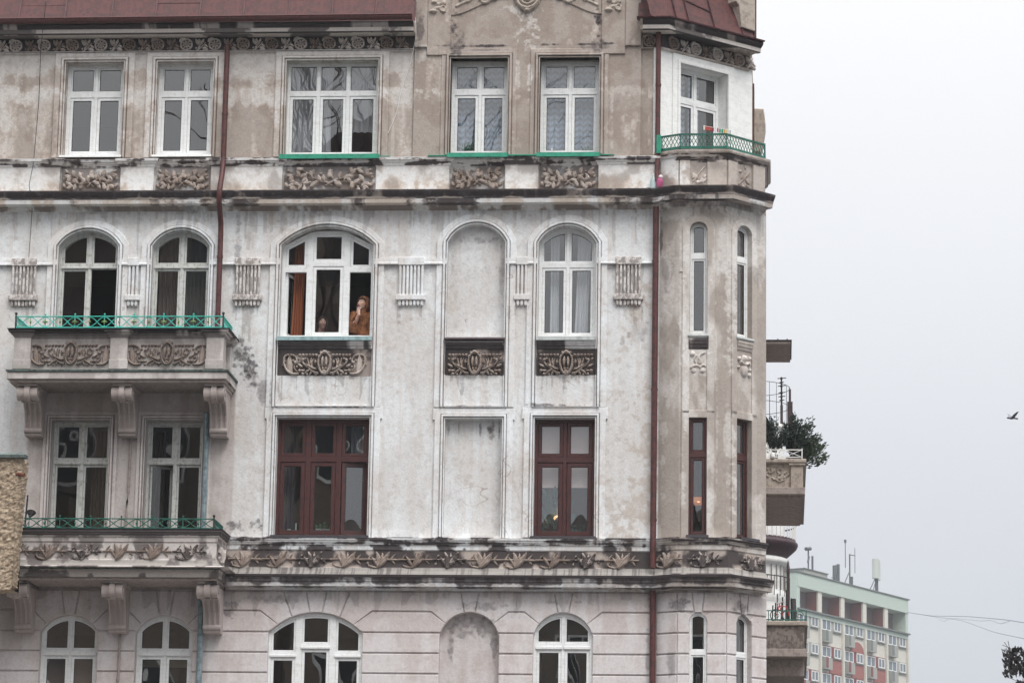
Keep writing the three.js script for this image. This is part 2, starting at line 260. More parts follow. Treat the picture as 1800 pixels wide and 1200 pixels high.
  if (balcony) {
    if (Y > 13.76) sootShade = 0.9 * sst(0.7, 0.58, wash) * (Y > 13.83 ? 1 : 0.6);
    if (band(13.72, 13.77)) sootShade = 0.35;
    if (band(10.0, 10.3)) sootShade = yj > 10.15 ? 0.75 : 0.4 * sst(0.45, 0.55, n2);
    if (Y < 9.3 || band(11.9, 12.95)) c = m(c, [168, 155, 150], 0.7);  // brackets: some dirt, mostly shade under the balconies mixed into the stone colour
    if (band(9.70, 10.0)) sootShade = 0.55 * sst(0.42, 0.55, n2 + (n3 - 0.5) * 0.2);
    if (band(9.565, 9.72)) { c = [152, 147, 142]; sootShade = 0.5 * sst(0.48, 0.6, n2); }
    if (band(9.3, 9.565)) { c = [180, 172, 165]; sootShade = 0.6 * sst(0.5, 0.6, n2 + (n1 - 0.5)); }
    if (band(13.08, 13.16)) sootShade = 0.8;
  } else {
    if (band(16.445, 16.70)) sootShade = 0.4 * n3 + 0.78 * sst(0.86, 0.62, wash + (n3 - 0.5) * 0.35 + (n2 - 0.5) * 0.25 - 0.05 + 0.35 * sst(16.50, 16.44, Y));
    if (band(16.36, 16.445)) sootShade = 0.85 * sst(0.80, 0.95, vn(X * 1.9, 1.1, 63) + (n2 - 0.5) * 0.4 + (n3 - 0.5) * 0.2);
    if (band(16.28, 16.36)) sootShade = 0.4 * sst(0.4, 0.55, n2);
    if (band(17.12, 17.275)) sootShade = 0.85 * sst(0.44, 0.6, 0.45 * vn(X * 2.6, Y * 30, 64) + 0.5 * n2 + (n3 - 0.5) * 0.3);
    if (band(16.64, 17.12)) { sootShade = 0.2 * sst(0.5, 0.7, n2); for (const o of PANELS) if (X > o[0] && X < o[1]) sootShade = 0.42 * sst(0.3, 0.5, n2 + (n3 - 0.5) * 0.3); }  // panel ground behind the foliage darkened as painted shade between the leaves
    if (band(16.62, 16.70) && yj < 16.67) sootShade = 0.9;
    if (band(9.36, 9.55)) sootShade = 0.3 * n3 + 0.7 * sst(0.74, 0.52, 0.45 * g2 + 0.3 * g1 + 0.15 * g3 + 0.2 * n2 + (n3 - 0.5) * 0.35 + 0.3 * sst(9.46, 9.38, Y) - 0.06);
    if (band(9.525, 9.59)) sootShade = 0.97;
    if (band(9.585, 9.73)) { c = [150, 146, 141]; sootShade = 0.45 * sst(0.5, 0.75, fbm(X * 22, Y * 1.5, 65, 2)) + 0.5 * sst(9.625, 9.59, yj); }
    if (band(9.73, 10.03)) { c = [180, 168, 160]; sootShade = 0.85 * sst(0.38, 0.5, 0.45 * vn(X * 3.4, Y * 3, 66) + 0.55 * n2); }
    if (band(10.03, 10.13)) sootShade = 0.85 * sst(0.44, 0.60, 0.5 * vn(X * 3.1, 9, 67) + 0.45 * n2 + (n3 - 0.5) * 0.3);
    if (band(10.13, 10.29)) sootShade = 0.85 * sst(0.42, 0.6, 0.45 * vn(X * 2.2, Y * 25, 68) + 0.5 * n2 + (n3 - 0.5) * 0.3);
    if ((X < 7.3 || X > 11.5)) {
      if (band(19.335, 19.60)) { c = [150, 140, 134]; sootShade = 0.96; }
      if (band(19.60, 19.67)) { c = [214, 207, 200]; sootShade = 0.6 * sst(0.66, 0.76, vn(X * 1.3, 2, 69) + (n3 - 0.5) * 0.2); }
      if (Y > 19.67) sootShade = Math.max(0.3, 0.95 * sst(0.7, 0.6, wash));
    }
    for (const k of COLS) if (X > k[0] && X < k[1]) { if (band(13.71, 13.87)) sootShade = 0.8 * sst(0.7, 0.62, wash); if (band(13.225 + (n2 - 0.5) * 0.05, 13.71)) { c = [165, 154, 148]; sootShade = 0.84 * sst(0.25, 0.42, n2); } }
    if (X > 12.36 && X < 12.72 && band(13.66, 13.9)) sootShade = 0.85 * sst(0.7, 0.6, wash);
    if (Y < 16.28 && Y > 9.3) { // run marks of differing length below the ledges
      const run = sst(0.52, 0.66, fbm(X * 15, Y * 0.8, 77, 3) + (n3 - 0.5) * 0.25), len = (0.08 + 0.75 * Math.pow(vn(X * 7, 1, 78), 2)) * (0.6 + 0.8 * n2); const hit = (y, k) => Y < y && Y > y - len * k;
      if (hit(16.28, 1)) sootShade = Math.max(sootShade, 0.13 * run); if (hit(15.27, 0.6)) sootShade = Math.max(sootShade, 0.10 * run);
      for (const k of COLS) if (X > k[0] && X < k[1] && hit(13.22, 0.7)) sootShade = Math.max(sootShade, 0.2 * run);
      for (const fx of FLX) if (Math.abs(X - fx) < 0.26 && hit(14.5, 0.7)) sootShade = Math.max(sootShade, 0.18 * run);
    }
    if (Y < 9.33 && Y > 9.33 - (0.06 + 0.4 * Math.pow(vn(X * 6, 2, 79), 2)) * (0.5 + n2)) sootShade = Math.max(sootShade, 0.16 * sst(0.46, 0.62, fbm(X * 9, Y * 1.2, 80, 3)));
    for (const s of stains) { const dx = (X - s[0]) / s[2], dy = (Y - s[1]) / s[3], d = dx * dx + dy * dy; if (d < 3.2) sootShade = Math.max(sootShade, s[4] * sst(1.15, -0.2, d * 0.7 + (n2 - 0.5) * 3.2 + (n3 - 0.5) * 2.4 + 0.3) * (0.45 + 0.8 * n4)); }
  }
  c = m(c, m(SOOT_SHADE, [104, 90, 84], n3 * 0.5), clamp(sootShade * (0.86 + 0.28 * n3)));
  const k = 0.955 + 0.09 * n4; return [c[0] * k, c[1] * k, c[2] * k];
}
const facadeTex = canvasTex(2048, 2048, (u, v) => paintAt(u * 16 - 1, v * 16 + 6, false), { clampEdge: true });
const balconyTex = canvasTex(1024, 1024, (u, v) => paintAt(u * 6 - 1, v * 6 + 9, true), { clampEdge: true });
const stoneN = tiled((u, v) => fbm(u * 9, v * 9, 71, 4)), stoneN2 = tiled((u, v) => fbm(u * 40, v * 40, 73, 3));
const stoneTex = canvasTex(512, 512, (u, v) => { const a = sst(0.35, 0.7, stoneN(u, v)), b = stoneN2(u, v), k = 0.88 + 0.24 * b; return [mix(212, 182, a) * k, mix(206, 172, a) * k, mix(201, 165, a) * k]; });
const std = (color, roughness = 0.9, o = {}) => new THREE.MeshStandardMaterial({ color, roughness, ...o });
const grit = tiled((u, v) => fbm(u * 16, v * 16, 81, 4)), grit2 = tiled((u, v) => fbm(u * 60, v * 7, 83, 3));
// paint with wear: base and worn colours mottled together
function worn(a, b, r0, o = {}, lo = 0.45, hi = 0.7) {
  const A = new THREE.Color(a), B = new THREE.Color(b); A.convertLinearToSRGB(); B.convertLinearToSRGB();
  const t = canvasTex(256, 256, (u, v) => { const k = sst(lo, hi, grit(u, v) * 0.65 + grit2(u, v) * 0.35), q = 255 * (0.96 + 0.08 * grit2(v, u)); return [mix(A.r, B.r, k) * q, mix(A.g, B.g, k) * q, mix(A.b, B.b, k) * q]; });
  return std(0xffffff, r0, { map: t, ...o });
}
const M = {
  wall: std(0xf6f5f4, 0.95, { map: facadeTex, bumpMap: bump8, bumpScale: 0.006 }),
  trim: std(0xffffff, 0.93, { map: facadeTex, bumpMap: bump8, bumpScale: 0.004 }),
  balc: std(0xffffff, 0.93, { map: balconyTex, bumpMap: rep(plasterBump, 3), bumpScale: 0.004 }),
  stone: std(0xffffff, 0.92, { map: stoneTex }), stoneDim: std(0xcfc6c0, 0.92, { map: stoneTex }), stoneGrey: std(0xb3a8a2, 0.92, { map: stoneTex }),
  stoneGrime: std(0xffffff, 0.94, { map: (() => canvasTex(512, 512, (u, v) => { const a = sst(0.42, 0.56, stoneN(u, v) * 0.6 + stoneN2(u, v) * 0.4), k = 0.88 + 0.24 * stoneN2(v, u); return [mix(186, 82, a) * k, mix(176, 74, a) * k, mix(169, 73, a) * k]; }))() }),
  stoneWorn: std(0xe2dcd8, 0.92, { map: stoneTex }), trimGrimy: worn(0xd6d1cd, 0x97908c, 0.94, { bumpMap: bump05, bumpScale: 0.004 }, 0.42, 0.62),
  limewash: worn(0xe9eae8, 0xdfe0de, 0.85, { bumpMap: bump05, bumpScale: 0.002 }),
  upvc: worn(0xeaecec, 0xdcddda, 0.38, {}, 0.5, 0.75), oldwood: worn(0xc9cbc8, 0xa9a79f, 0.6, {}, 0.5, 0.72), brown: worn(0x4c2926, 0x3d2124, 0.4),
  gasket: std(0x2a2b2d, 0.8),
  glass: new THREE.MeshPhysicalMaterial({ color: 0xffffff, roughness: 0, transmission: 1, thickness: 0, ior: 2.5, side: THREE.DoubleSide }),
  glassOld: new THREE.MeshPhysicalMaterial({ color: 0xe6ebe6, roughness: 0.01, transmission: 1, thickness: 0, ior: 1.8, side: THREE.DoubleSide }),
  red: worn(0x58302f, 0x432726, 0.7, { bumpMap: bump05, bumpScale: 0.004 }, 0.4, 0.7), redPipe: worn(0x572c2a, 0x3c201f, 0.55), redDark: worn(0x50272b, 0x2e1d22, 0.6),
  green: worn(0x1c8f72, 0x177a63, 0.42), greenRail: worn(0x126452, 0x0f4a3d, 0.45), turq: worn(0x41c2b0, 0x2fa393, 0.5), dgreen: worn(0x1c6655, 0x17403a, 0.55), sprig: worn(0x6a9052, 0x566f42, 0.6),
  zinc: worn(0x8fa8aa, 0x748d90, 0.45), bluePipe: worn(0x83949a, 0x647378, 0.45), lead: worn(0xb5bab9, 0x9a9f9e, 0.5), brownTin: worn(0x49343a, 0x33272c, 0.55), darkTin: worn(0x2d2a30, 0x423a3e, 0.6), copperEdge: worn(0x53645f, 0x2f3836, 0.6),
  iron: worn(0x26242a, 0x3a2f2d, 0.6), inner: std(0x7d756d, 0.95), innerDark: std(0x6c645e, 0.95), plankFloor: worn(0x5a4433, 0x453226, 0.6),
  white: std(0xe4e4e2, 0.5), concrete: worn(0x9d9690, 0x857d77, 0.9, { bumpMap: bump05, bumpScale: 0.004 }), greyWall: worn(0xaca196, 0x8f857c, 0.95, { bumpMap: bump05, bumpScale: 0.006 }),
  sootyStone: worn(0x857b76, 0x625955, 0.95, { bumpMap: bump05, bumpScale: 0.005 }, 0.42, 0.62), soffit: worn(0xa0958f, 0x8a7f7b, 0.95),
};

// ------------------------------------------------------------------ ground
{
  const g = new THREE.PlaneGeometry(1600, 1600); g.rotateX(-Math.PI / 2); g.translate(0, 0, -200);
  const asphaltN = tiled((u, v) => fbm(u * 30, v * 30, 91, 4));
  const t = canvasTex(256, 256, (u, v) => { const k = 55 + 26 * asphaltN(u, v); return [k, k, k * 1.02]; }); t.repeat.set(200, 200);
  tag(part('ground', g, std(0xffffff, 0.95, { map: t }), scene), 'grey asphalt street below the buildings', null, null, 'structure');
  const p = new THREE.BoxGeometry(40, 0.14, 4); p.translate(-4, 0.07, 2.6);
  tag(part('pavement', boxUV(p), M.concrete, scene), 'concrete pavement along the foot of the tenement', null, null, 'structure');
}

// ------------------------------------------------------------------ the corner tenement
const T = thing('corner_tenement', 'weathered old stucco tenement with arched windows, carved friezes and a polygonal corner bay', 'building');
const BAY = [[11.82, 0], [12.2, 0.22], [13.05, 0.22], [13.74, -0.5]], CHAM = [[11.83, 0], [13.48, -1.5]];
const arcTop = (x0, x1, ys, rise) => { const a = (x1 - x0) / 2, cx = (x0 + x1) / 2; if (!rise) return () => ys; const R = (a * a + rise * rise) / (2 * rise); return rise >= a * 0.98 ? (x) => ys + Math.sqrt(Math.max(0, 1 - ((x - cx) / a) ** 2)) * rise : (x) => ys + Math.sqrt(Math.max(0, R * R - (x - cx) ** 2)) - (R - rise); };
function outline(o, e = 0, y0 = o.y0, n = 14) { // outline of an opening widened by e
  const x0 = o.x0 - e, x1 = o.x1 + e; if (!o.rise) return [[x0, y0], [x1, y0], [x1, o.ys + e], [x0, o.ys + e]];
  const f = arcTop(x0, x1, o.ys + e * 0.18, o.rise + e * 0.82), r = [[x0, y0], [x1, y0]];
  for (let i = 0; i <= n; i++) { const x = mix(x1, x0, i / n); r.push([x, f(x)]); }
  return r;
}
const W = { // openings: plan span, foot, springing, rise of the arch
  f4: [[0.80, 1.89], [2.52, 3.57], [4.93, 6.635], [7.98, 9.03], [9.62, 10.71]].map(([x0, x1]) => ({ x0, x1, y0: 17.34, ys: 19.14, rise: 0 })),
  f3: [{ x0: 0.82, x1: 1.925, y0: 13.12, ys: 15.63, rise: 0.30 }, { x0: 2.56, x1: 3.62, y0: 13.12, ys: 15.63, rise: 0.30 }, { x0: 4.94, x1: 6.635, y0: 13.94, ys: 15.64, rise: 0.35 }, { x0: 7.99, x1: 9.035, y0: 13.95, ys: 15.69, rise: 0.33, blank: 1 }, { x0: 9.64, x1: 10.69, y0: 13.94, ys: 15.67, rise: 0.32 }],
  f2: [{ x0: 0.84, x1: 1.91, y0: 9.62, ys: 12.40, rise: 0 }, { x0: 2.57, x1: 3.61, y0: 9.62, ys: 12.40, rise: 0 }, { x0: 4.957, x1: 6.64, y0: 10.30, ys: 12.45, rise: 0 }, { x0: 8.005, x1: 9.033, y0: 10.33, ys: 12.43, rise: 0, blank: 1 }, { x0: 9.614, x1: 10.70, y0: 10.30, ys: 12.45, rise: 0 }],
  f1: [{ x0: 0.80, x1: 1.85, y0: 6.9, ys: 8.55, rise: 0.32 }, { x0: 2.53, x1: 3.56, y0: 6.9, ys: 8.55, rise: 0.32 }, { x0: 4.92, x1: 6.61, y0: 6.9, ys: 8.56, rise: 0.37 }, { x0: 7.98, x1: 9.04, y0: 6.6, ys: 8.53, rise: 0.42, blank: 1 }, { x0: 9.645, x1: 10.70, y0: 6.9, ys: 8.53, rise: 0.42 }],
};
const ALL = [...W.f4, ...W.f3, ...W.f2, ...W.f1];
const bayB = [{ x0: 0.185, x1: 0.50, y0: 13.95, ys: 15.86, rise: 0.14 }, { x0: 0.18, x1: 0.50, y0: 10.30, ys: 12.42, rise: 0 }, { x0: 0.205, x1: 0.515, y0: 6.9, ys: 8.79, rise: 0.15 }];
const bayC = [{ x0: 0.24, x1: 0.62, y0: 13.95, ys: 15.86, rise: 0.14 }, { x0: 0.24, x1: 0.62, y0: 10.30, ys: 12.44, rise: 0 }, { x0: 0.24, x1: 0.62, y0: 6.9, ys: 8.79, rise: 0.15 }];
const chW = { x0: 0.44, x1: 1.60, y0: 17.40, ys: 19.13, rise: 0 };
const segLen = (a, b) => Math.hypot(b[0] - a[0], b[1] - a[1]);
{
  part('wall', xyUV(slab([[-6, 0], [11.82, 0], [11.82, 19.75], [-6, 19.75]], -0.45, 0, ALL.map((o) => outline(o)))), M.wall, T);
  for (const o of ALL.filter((o) => o.blank)) part('blind_panel', xyUV(slab(outline(o, 0.01, o.y0 - 0.01), -0.44, -0.13)), M.wall, T, 'walled-up window niche with water stains');
  part('bay_wall', xyUV(along(bx(-0.02, segLen(BAY[0], BAY[1]), 0, 16.6, -0.4, 0, 0), BAY[0], BAY[1])), M.wall, T);
  part('bay_wall', xyUV(along(slab([[0, 0], [0.85, 0], [0.85, 16.6], [0, 16.6]], -0.3, 0, bayB.map((o) => outline(o))), BAY[1], BAY[2])), M.wall, T);
  const lc = segLen(BAY[2], BAY[3]);
  part('bay_wall', xyUV(along(slab([[0, 0], [lc, 0], [lc, 16.6], [0, 16.6]], -0.3, 0, bayC.map((o) => outline(o))), BAY[2], BAY[3])), M.wall, T);
  part('side_wall', boxUV(join([bx(13.3, 13.74, 0, 16.6, -2.0, -0.52, 0), bx(13.1, 13.48, 0, 19.75, -32, -2.0, 0), bx(13.1, 13.478, 16.6, 19.75, -2.0, -1.5, 0)])), M.greyWall, T);
  const ch = segLen(CHAM[0], CHAM[1]);
  part('corner_wall', boxUV(along(slab([[0, 16.5], [ch, 16.5], [ch, 19.36], [0, 19.36]], -0.4, 0, [outline(chW)]), CHAM[0], CHAM[1])), M.limewash, T, 'freshly whitewashed corner wall of the top storey');
  part('corner_wall', boxUV(along(bx(0.02, ch - 0.02, 19.36, 20.2, -0.4, -0.02, 0), CHAM[0], CHAM[1])), M.greyWall, T);
  part('corner_lesene', boxUV(bx(11.70, 11.815, 17.3, 19.34, 0.001, 0.05)), M.limewash, T);
  // rooms behind the windows
  const rooms = [];
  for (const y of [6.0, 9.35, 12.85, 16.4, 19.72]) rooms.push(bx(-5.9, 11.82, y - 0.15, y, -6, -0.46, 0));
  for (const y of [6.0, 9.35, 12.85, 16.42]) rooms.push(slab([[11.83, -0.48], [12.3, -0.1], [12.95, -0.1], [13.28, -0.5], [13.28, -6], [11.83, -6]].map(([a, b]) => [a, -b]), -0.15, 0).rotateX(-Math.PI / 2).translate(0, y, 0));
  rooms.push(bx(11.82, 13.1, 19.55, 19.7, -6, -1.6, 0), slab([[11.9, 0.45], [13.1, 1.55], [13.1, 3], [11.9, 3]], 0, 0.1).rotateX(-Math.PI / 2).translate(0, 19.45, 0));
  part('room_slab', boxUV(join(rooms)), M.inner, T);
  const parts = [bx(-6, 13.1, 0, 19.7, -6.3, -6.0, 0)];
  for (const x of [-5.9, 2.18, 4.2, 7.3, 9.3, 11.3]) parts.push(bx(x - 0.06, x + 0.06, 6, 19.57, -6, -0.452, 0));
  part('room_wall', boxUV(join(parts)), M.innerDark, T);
}
// mouldings round the openings
function surround(o, wide, proud, foot, inner = 0.06, ip = 0.03, ear = 0, mat = M.trim) {
  const ring = (e0, e1, z0, z1) => { const a = outline(o, e1, foot), b = outline(o, e0, foot); const p = [a[1], ...a.slice(2), a[0], b[0], ...b.slice(2).reverse(), b[1]]; return slab(p, z0, z1, [], 0.008); };
  const g = [ring(inner + 0.014, wide, -0.01, proud), ring(inner * 0.48, inner, -0.02, proud + ip), ring(0.0, inner * 0.30, -0.03, proud + ip * 0.35)];
  if (ear) for (const [a, b] of [[o.x0 - wide - ear, o.x0 - wide + 0.01], [o.x1 + wide - 0.01, o.x1 + wide + ear]]) g.push(bx(a, b, o.ys - 0.02, o.ys + wide, -0.01, proud - 0.004));
  part('architrave', xyUV(join(g)), mat, T);
}
W.f4.forEach((o, i) => surround(o, i > 2 ? 0.17 : 0.2, i > 2 ? 0.10 : 0.045, 17.3, 0.075, 0.04));
W.f3.forEach((o, i) => surround(o, 0.2, 0.045, i < 2 ? 13.1 : 12.64, 0.08, 0.045));
W.f2.forEach((o, i) => surround(o, i < 2 ? 0.15 : 0.19, 0.045, i < 2 ? 9.6 : 10.27, 0.07, 0.04, 0.035));
// panels between third and second floor stay in the wall plane; lintel ledges close them
for (const i of [2, 3, 4]) { const o = W.f2[i]; part('lintel', xyUV(sweep([[0, 12.62], [0.06, 12.635], [0.075, 12.655], [0, 12.67]], [[o.x0 - 0.02, 0], [o.x1 + 0.02, 0]])), M.trim, T); }
// impost band
for (const [a, b] of [[-3, 0.80], [1.945, 2.54], [3.64, 4.92], [6.655, 7.97], [9.055, 9.62], [10.71, 11.8]]) part('impost_band', xyUV(sweep([[0, 15.285], [0.05, 15.272], [0.075, 15.275], [0.075, 15.30], [0.06, 15.315], [0.058, 15.385], [0, 15.39]], [[a, 0], [b, 0]])), M.trim, T);
part('bay_impost', xyUV(sweep([[0, 15.08], [0.02, 15.085], [0.02, 15.14], [0, 15.145]], [[12.2, 0.22], [12.375, 0.22]])), M.trim, T);
// fluted ornaments below the impost
function fluted(x, n, tint) {
  const w = n > 4 ? 0.47 : 0.21, g = grp('fluted_ornament', T), y1 = 15.40, s = w / n, fuv = tint === M.trim ? xyUV : boxUV;
  part('cap', fuv(bx(x - w / 2, x + w / 2, 15.255, y1, 0.03, 0.085)), tint, g);
  for (let i = 0; i < n; i++) {
    const cx = x - w / 2 + s * (i + 0.5);
    const r = new THREE.CylinderGeometry(s * 0.37, s * 0.37, 0.55, 8); r.scale(1, 1, 0.9); r.translate(cx, 14.985, 0.05); part('rib', fuv(r), tint, g);
    part('drop', fuv(slab([[cx - s * 0.38, 14.615], [cx - s * 0.40, 14.54], [cx - s * 0.24, 14.505], [cx + s * 0.24, 14.505], [cx + s * 0.40, 14.54], [cx + s * 0.38, 14.615]], 0, 0.06, [], 0.012)), tint, g);
  }
  part('base', fuv(bx(x - w / 2 - 0.035, x + w / 2 + 0.035, 14.61, 14.71, 0, 0.085)), tint, g);
}
fluted(0.202, 7, M.trimGrimy); fluted(2.227, 3, M.trim); fluted(4.345, 7, M.trimGrimy); fluted(7.334, 7, M.trim); fluted(9.350, 3, M.trim); fluted(11.274, 7, M.trimGrimy);

// pedestals and carved panels under the top windows
const PED = [[-3, 0.788], [1.913, 2.538], [3.595, 4.921], [6.641, 7.988], [9.008, 9.621], [10.709, 11.75]];
for (const [a, b] of PED) part('pedestal', xyUV(bx(a, b, 16.60, 17.13, 0.001, 0.075, 0.012)), M.trim, T);
{
  const path = []; PED.forEach(([a, b]) => path.push([a, 0.0], [a + 0.001, 0.075], [b, 0.075], [b + 0.001, 0.0])); path.push([11.8, 0.0]);
  path.shift(); path[0] = [-3, 0.075];
  part('sill_moulding', xyUV(sweep([[0, 17.10], [0.02, 17.13], [0.025, 17.155], [0.05, 17.175], [0.055, 17.20], [0.085, 17.215], [0.09, 17.26], [0.0, 17.28]], path)), M.trim, T);
}
const main = [[-6, 0], [11.82, 0], [12.2, 0.22], [13.05, 0.22], [13.665, -0.422]];
part('storey_cornice', xyUV(sweep([[0, 16.27], [0.03, 16.285], [0.05, 16.31], [0.10, 16.335], [0.12, 16.36], [0.27, 16.362], [0.275, 16.37], [0.285, 16.44], [0.295, 16.452], [0.30, 16.48], [0.335, 16.54], [0.35, 16.575], [0.35, 16.60], [0.0, 16.66]], main)), M.trim, T);
// lower string course with its carved frieze
const lowProf = [[0, 9.325], [0.03, 9.335], [0.04, 9.365], [0.26, 9.368], [0.265, 9.375], [0.27, 9.45], [0.285, 9.46], [0.29, 9.49], [0.325, 9.535], [0.33, 9.575], [0.27, 9.583], [0.20, 9.61], [0.13, 9.66], [0.09, 9.73], [0.08, 9.745], [0.08, 10.03], [0.10, 10.05], [0.10, 10.12], [0.125, 10.14], [0.135, 10.165], [0.15, 10.175], [0.155, 10.20], [0.175, 10.215], [0.18, 10.25], [0.0, 10.275]];
part('string_course', xyUV(sweep(lowProf, [[4.05, 0], ...main.slice(1)])), M.trim, T);
// top cornice
const topProf = [[0, 19.30], [0.05, 19.315], [0.065, 19.335], [0.05, 19.345], [0.045, 19.36], [0.045, 19.585], [0.08, 19.60], [0.20, 19.605], [0.25, 19.59], [0.33, 19.585], [0.34, 19.595], [0.35, 19.66], [0.355, 19.672], [0.40, 19.71], [0.42, 19.74], [0.42, 19.77], [0, 19.80]];
part('top_cornice', xyUV(sweep(topProf, [[-6, 0], [7.32, 0]])), M.trim, T);
part('top_cornice', xyUV(sweep(topProf, [[11.46, 0], [11.84, 0], [13.41, -1.436]])), M.trim, T);

// carved friezes
const rosette = relief(0.30, 0.27, [O(0.0, -0.01, 0.104, 0.014, 0.05), ...[...Array(8)].map((_, i) => { const a = i / 8 * 6.283 + 0.2; return L(0.02 * Math.cos(a), -0.01 + 0.02 * Math.sin(a), 0.05 * Math.cos(a), -0.01 + 0.05 * Math.sin(a), 0.085 * Math.cos(a), -0.01 + 0.082 * Math.sin(a), 0.0165, 0.04, 1.3); }), D(0, -0.01, 0.02, 0.05), L(-0.02, 0.085, -0.07, 0.11, -0.13, 0.07, 0.035, 0.06), L(-0.04, 0.08, -0.09, 0.07, -0.14, 0.045, 0.025, 0.05)], 0.008);
const spray = relief(0.30, 0.27, [S(-0.05, -0.11, -0.03, -0.03, 0.02, 0.0, 0.013, 0.03), L(-0.03, -0.02, -0.08, 0.05, -0.10, 0.10, 0.028, 0.045), L(-0.03, -0.01, -0.03, 0.05, -0.04, 0.10, 0.026, 0.05), L(0.0, 0.0, 0.03, 0.05, 0.05, 0.10, 0.022, 0.045), S(-0.08, -0.12, 0.0, -0.09, 0.08, 0.03, 0.011, 0.03), L(0.03, -0.08, 0.07, -0.07, 0.13, -0.11, 0.028, 0.04), L(0.04, -0.11, 0.08, -0.10, 0.12, -0.125, 0.02, 0.035), D(-0.09, -0.075, 0.014, 0.03), D(-0.045, -0.055, 0.012, 0.03), D(0.10, -0.03, 0.012, 0.03), L(0.06, -0.01, 0.09, -0.02, 0.13, -0.06, 0.018, 0.035)], 0.008);
function topFrieze(a, b, n, off, cut, dim) {
  const t = Math.atan2(-(b[1] - a[1]), b[0] - a[0]), l = segLen(a, b);
  for (let i = 0; i < n; i++) for (const [g, nm, s] of [[rosette, 'rosette', 0], [spray, 'leaf_spray', 0.275]]) {
    const d = off + i * 0.534 + s; if (d < 0.12 || d > l - 0.12 + (cut || 0)) continue;
    const m = part(nm, g, (i * 7 + (s ? 3 : 0)) % 5 === 0 || (dim && i > dim) ? M.stoneGrey : (i + (s ? 1 : 0)) % 3 ? M.stone : M.stoneDim, T);
    m.position.set(a[0] + d * Math.cos(t) + 0.046 * Math.sin(t), 19.465, a[1] - d * Math.sin(t) + 0.046 * Math.cos(t)); m.rotation.y = t;
  }
}
topFrieze([-1.07, 0], [7.32, 0], 16, 1.07 + -0.158 - 0.534, 0, 13);
topFrieze([11.46, 0], [11.83, 0], 1, 0.16);
topFrieze(CHAM[0], CHAM[1], 5, 0.26, 0.05);
part('frieze_edge', xyUV(sweep([[0.045, 19.32], [0.06, 19.325], [0.06, 19.335], [0.045, 19.34]], [[-6, 0.02], [7.3, 0.02]])), M.trim, T);

// foliage panels under the top windows
function foliage(w, seed) {
  const r = rng(seed), p = [], h = w / 2, fat = (x, y, a, l, wd, ht) => p.push(L(x, y, x + l * 0.5 * Math.cos(a + 0.3), y + l * 0.5 * Math.sin(a + 0.3), x + l * Math.cos(a), y + l * Math.sin(a), wd, ht, 1.15));
  const br = (x0, y0, x1, y1, x2, y2, n) => { p.push(S(x0, y0, x1, y1, x2, y2, 0.014, 0.06)); for (let i = 0; i < n; i++) { const t = 0.22 + 0.78 * i / (n - 1), u = 1 - t, x = u * u * x0 + 2 * u * t * x1 + t * t * x2, y = u * u * y0 + 2 * u * t * y1 + t * t * y2, dir = Math.atan2(2 * u * (y1 - y0) + 2 * t * (y2 - y1), 2 * u * (x1 - x0) + 2 * t * (x2 - x1)); fat(x, y, dir + (i % 2 ? 0.95 : -0.95) + (r() - 0.5) * 0.5, 0.115 + r() * 0.04, 0.036 + r() * 0.010, 0.07 + r() * 0.035); if (i === n - 1) fat(x, y, dir, 0.13, 0.045, 0.085); } };
  br(0.06, -0.12, -h * 0.3, 0.05, -h + 0.16, 0.07, 6); br(-0.06, -0.12, h * 0.3, 0.08, h - 0.16, 0.08, 6);
  br(0.0, -0.06, -h * 0.4, -0.04, -h + 0.2, -0.10, 5); br(0.02, -0.05, h * 0.4, -0.02, h - 0.2, -0.09, 5);
  for (const a of [1.15, 1.57, 1.95]) fat(0.02 + (a - 1.57) * 0.1, 0.02, a, 0.17, 0.042, 0.075);
  if (w > 1.3) { br(-0.3, 0.0, -0.35, 0.1, -0.5, 0.17, 3); br(0.3, 0.0, 0.35, 0.1, 0.5, 0.17, 3); br(-0.35, -0.05, -0.45, -0.12, -0.6, -0.15, 4); br(0.35, -0.05, 0.45, -0.12, 0.6, -0.15, 4); }
  for (const s of [-1, 1]) { fat(s * (h - 0.12), -0.10, 1.57 + s * 1.9, 0.10, 0.04, 0.07); fat(s * (h - 0.07), -0.14, 1.57 - s * 0.6, 0.09, 0.035, 0.06); fat(s * (h - 0.1), 0.14, 1.57 - s * 0.7, 0.08, 0.03, 0.06); fat(s * (h - 0.06), 0.02, 1.57 - s * 0.9, 0.05, 0.03, 0.06); }
  for (let i = 0; i < 4; i++) p.push(D((r() - 0.5) * (w - 0.2), 0.1 + r() * 0.06, 0.02, 0.07));
  return relief(w, 0.44, p, 0.010);
}
[[0.820, 1.892], [2.559, 3.573], [4.942, 6.620], [8.009, 8.987], [9.642, 10.688]].forEach(([a, b], i) => {
  const m = part('foliage_relief', foliage(b - a - 0.02, 11 + i * 5), i % 2 ? M.stoneDim : M.stoneWorn, T); m.position.set((a + b) / 2, 16.88, 0.002);
});
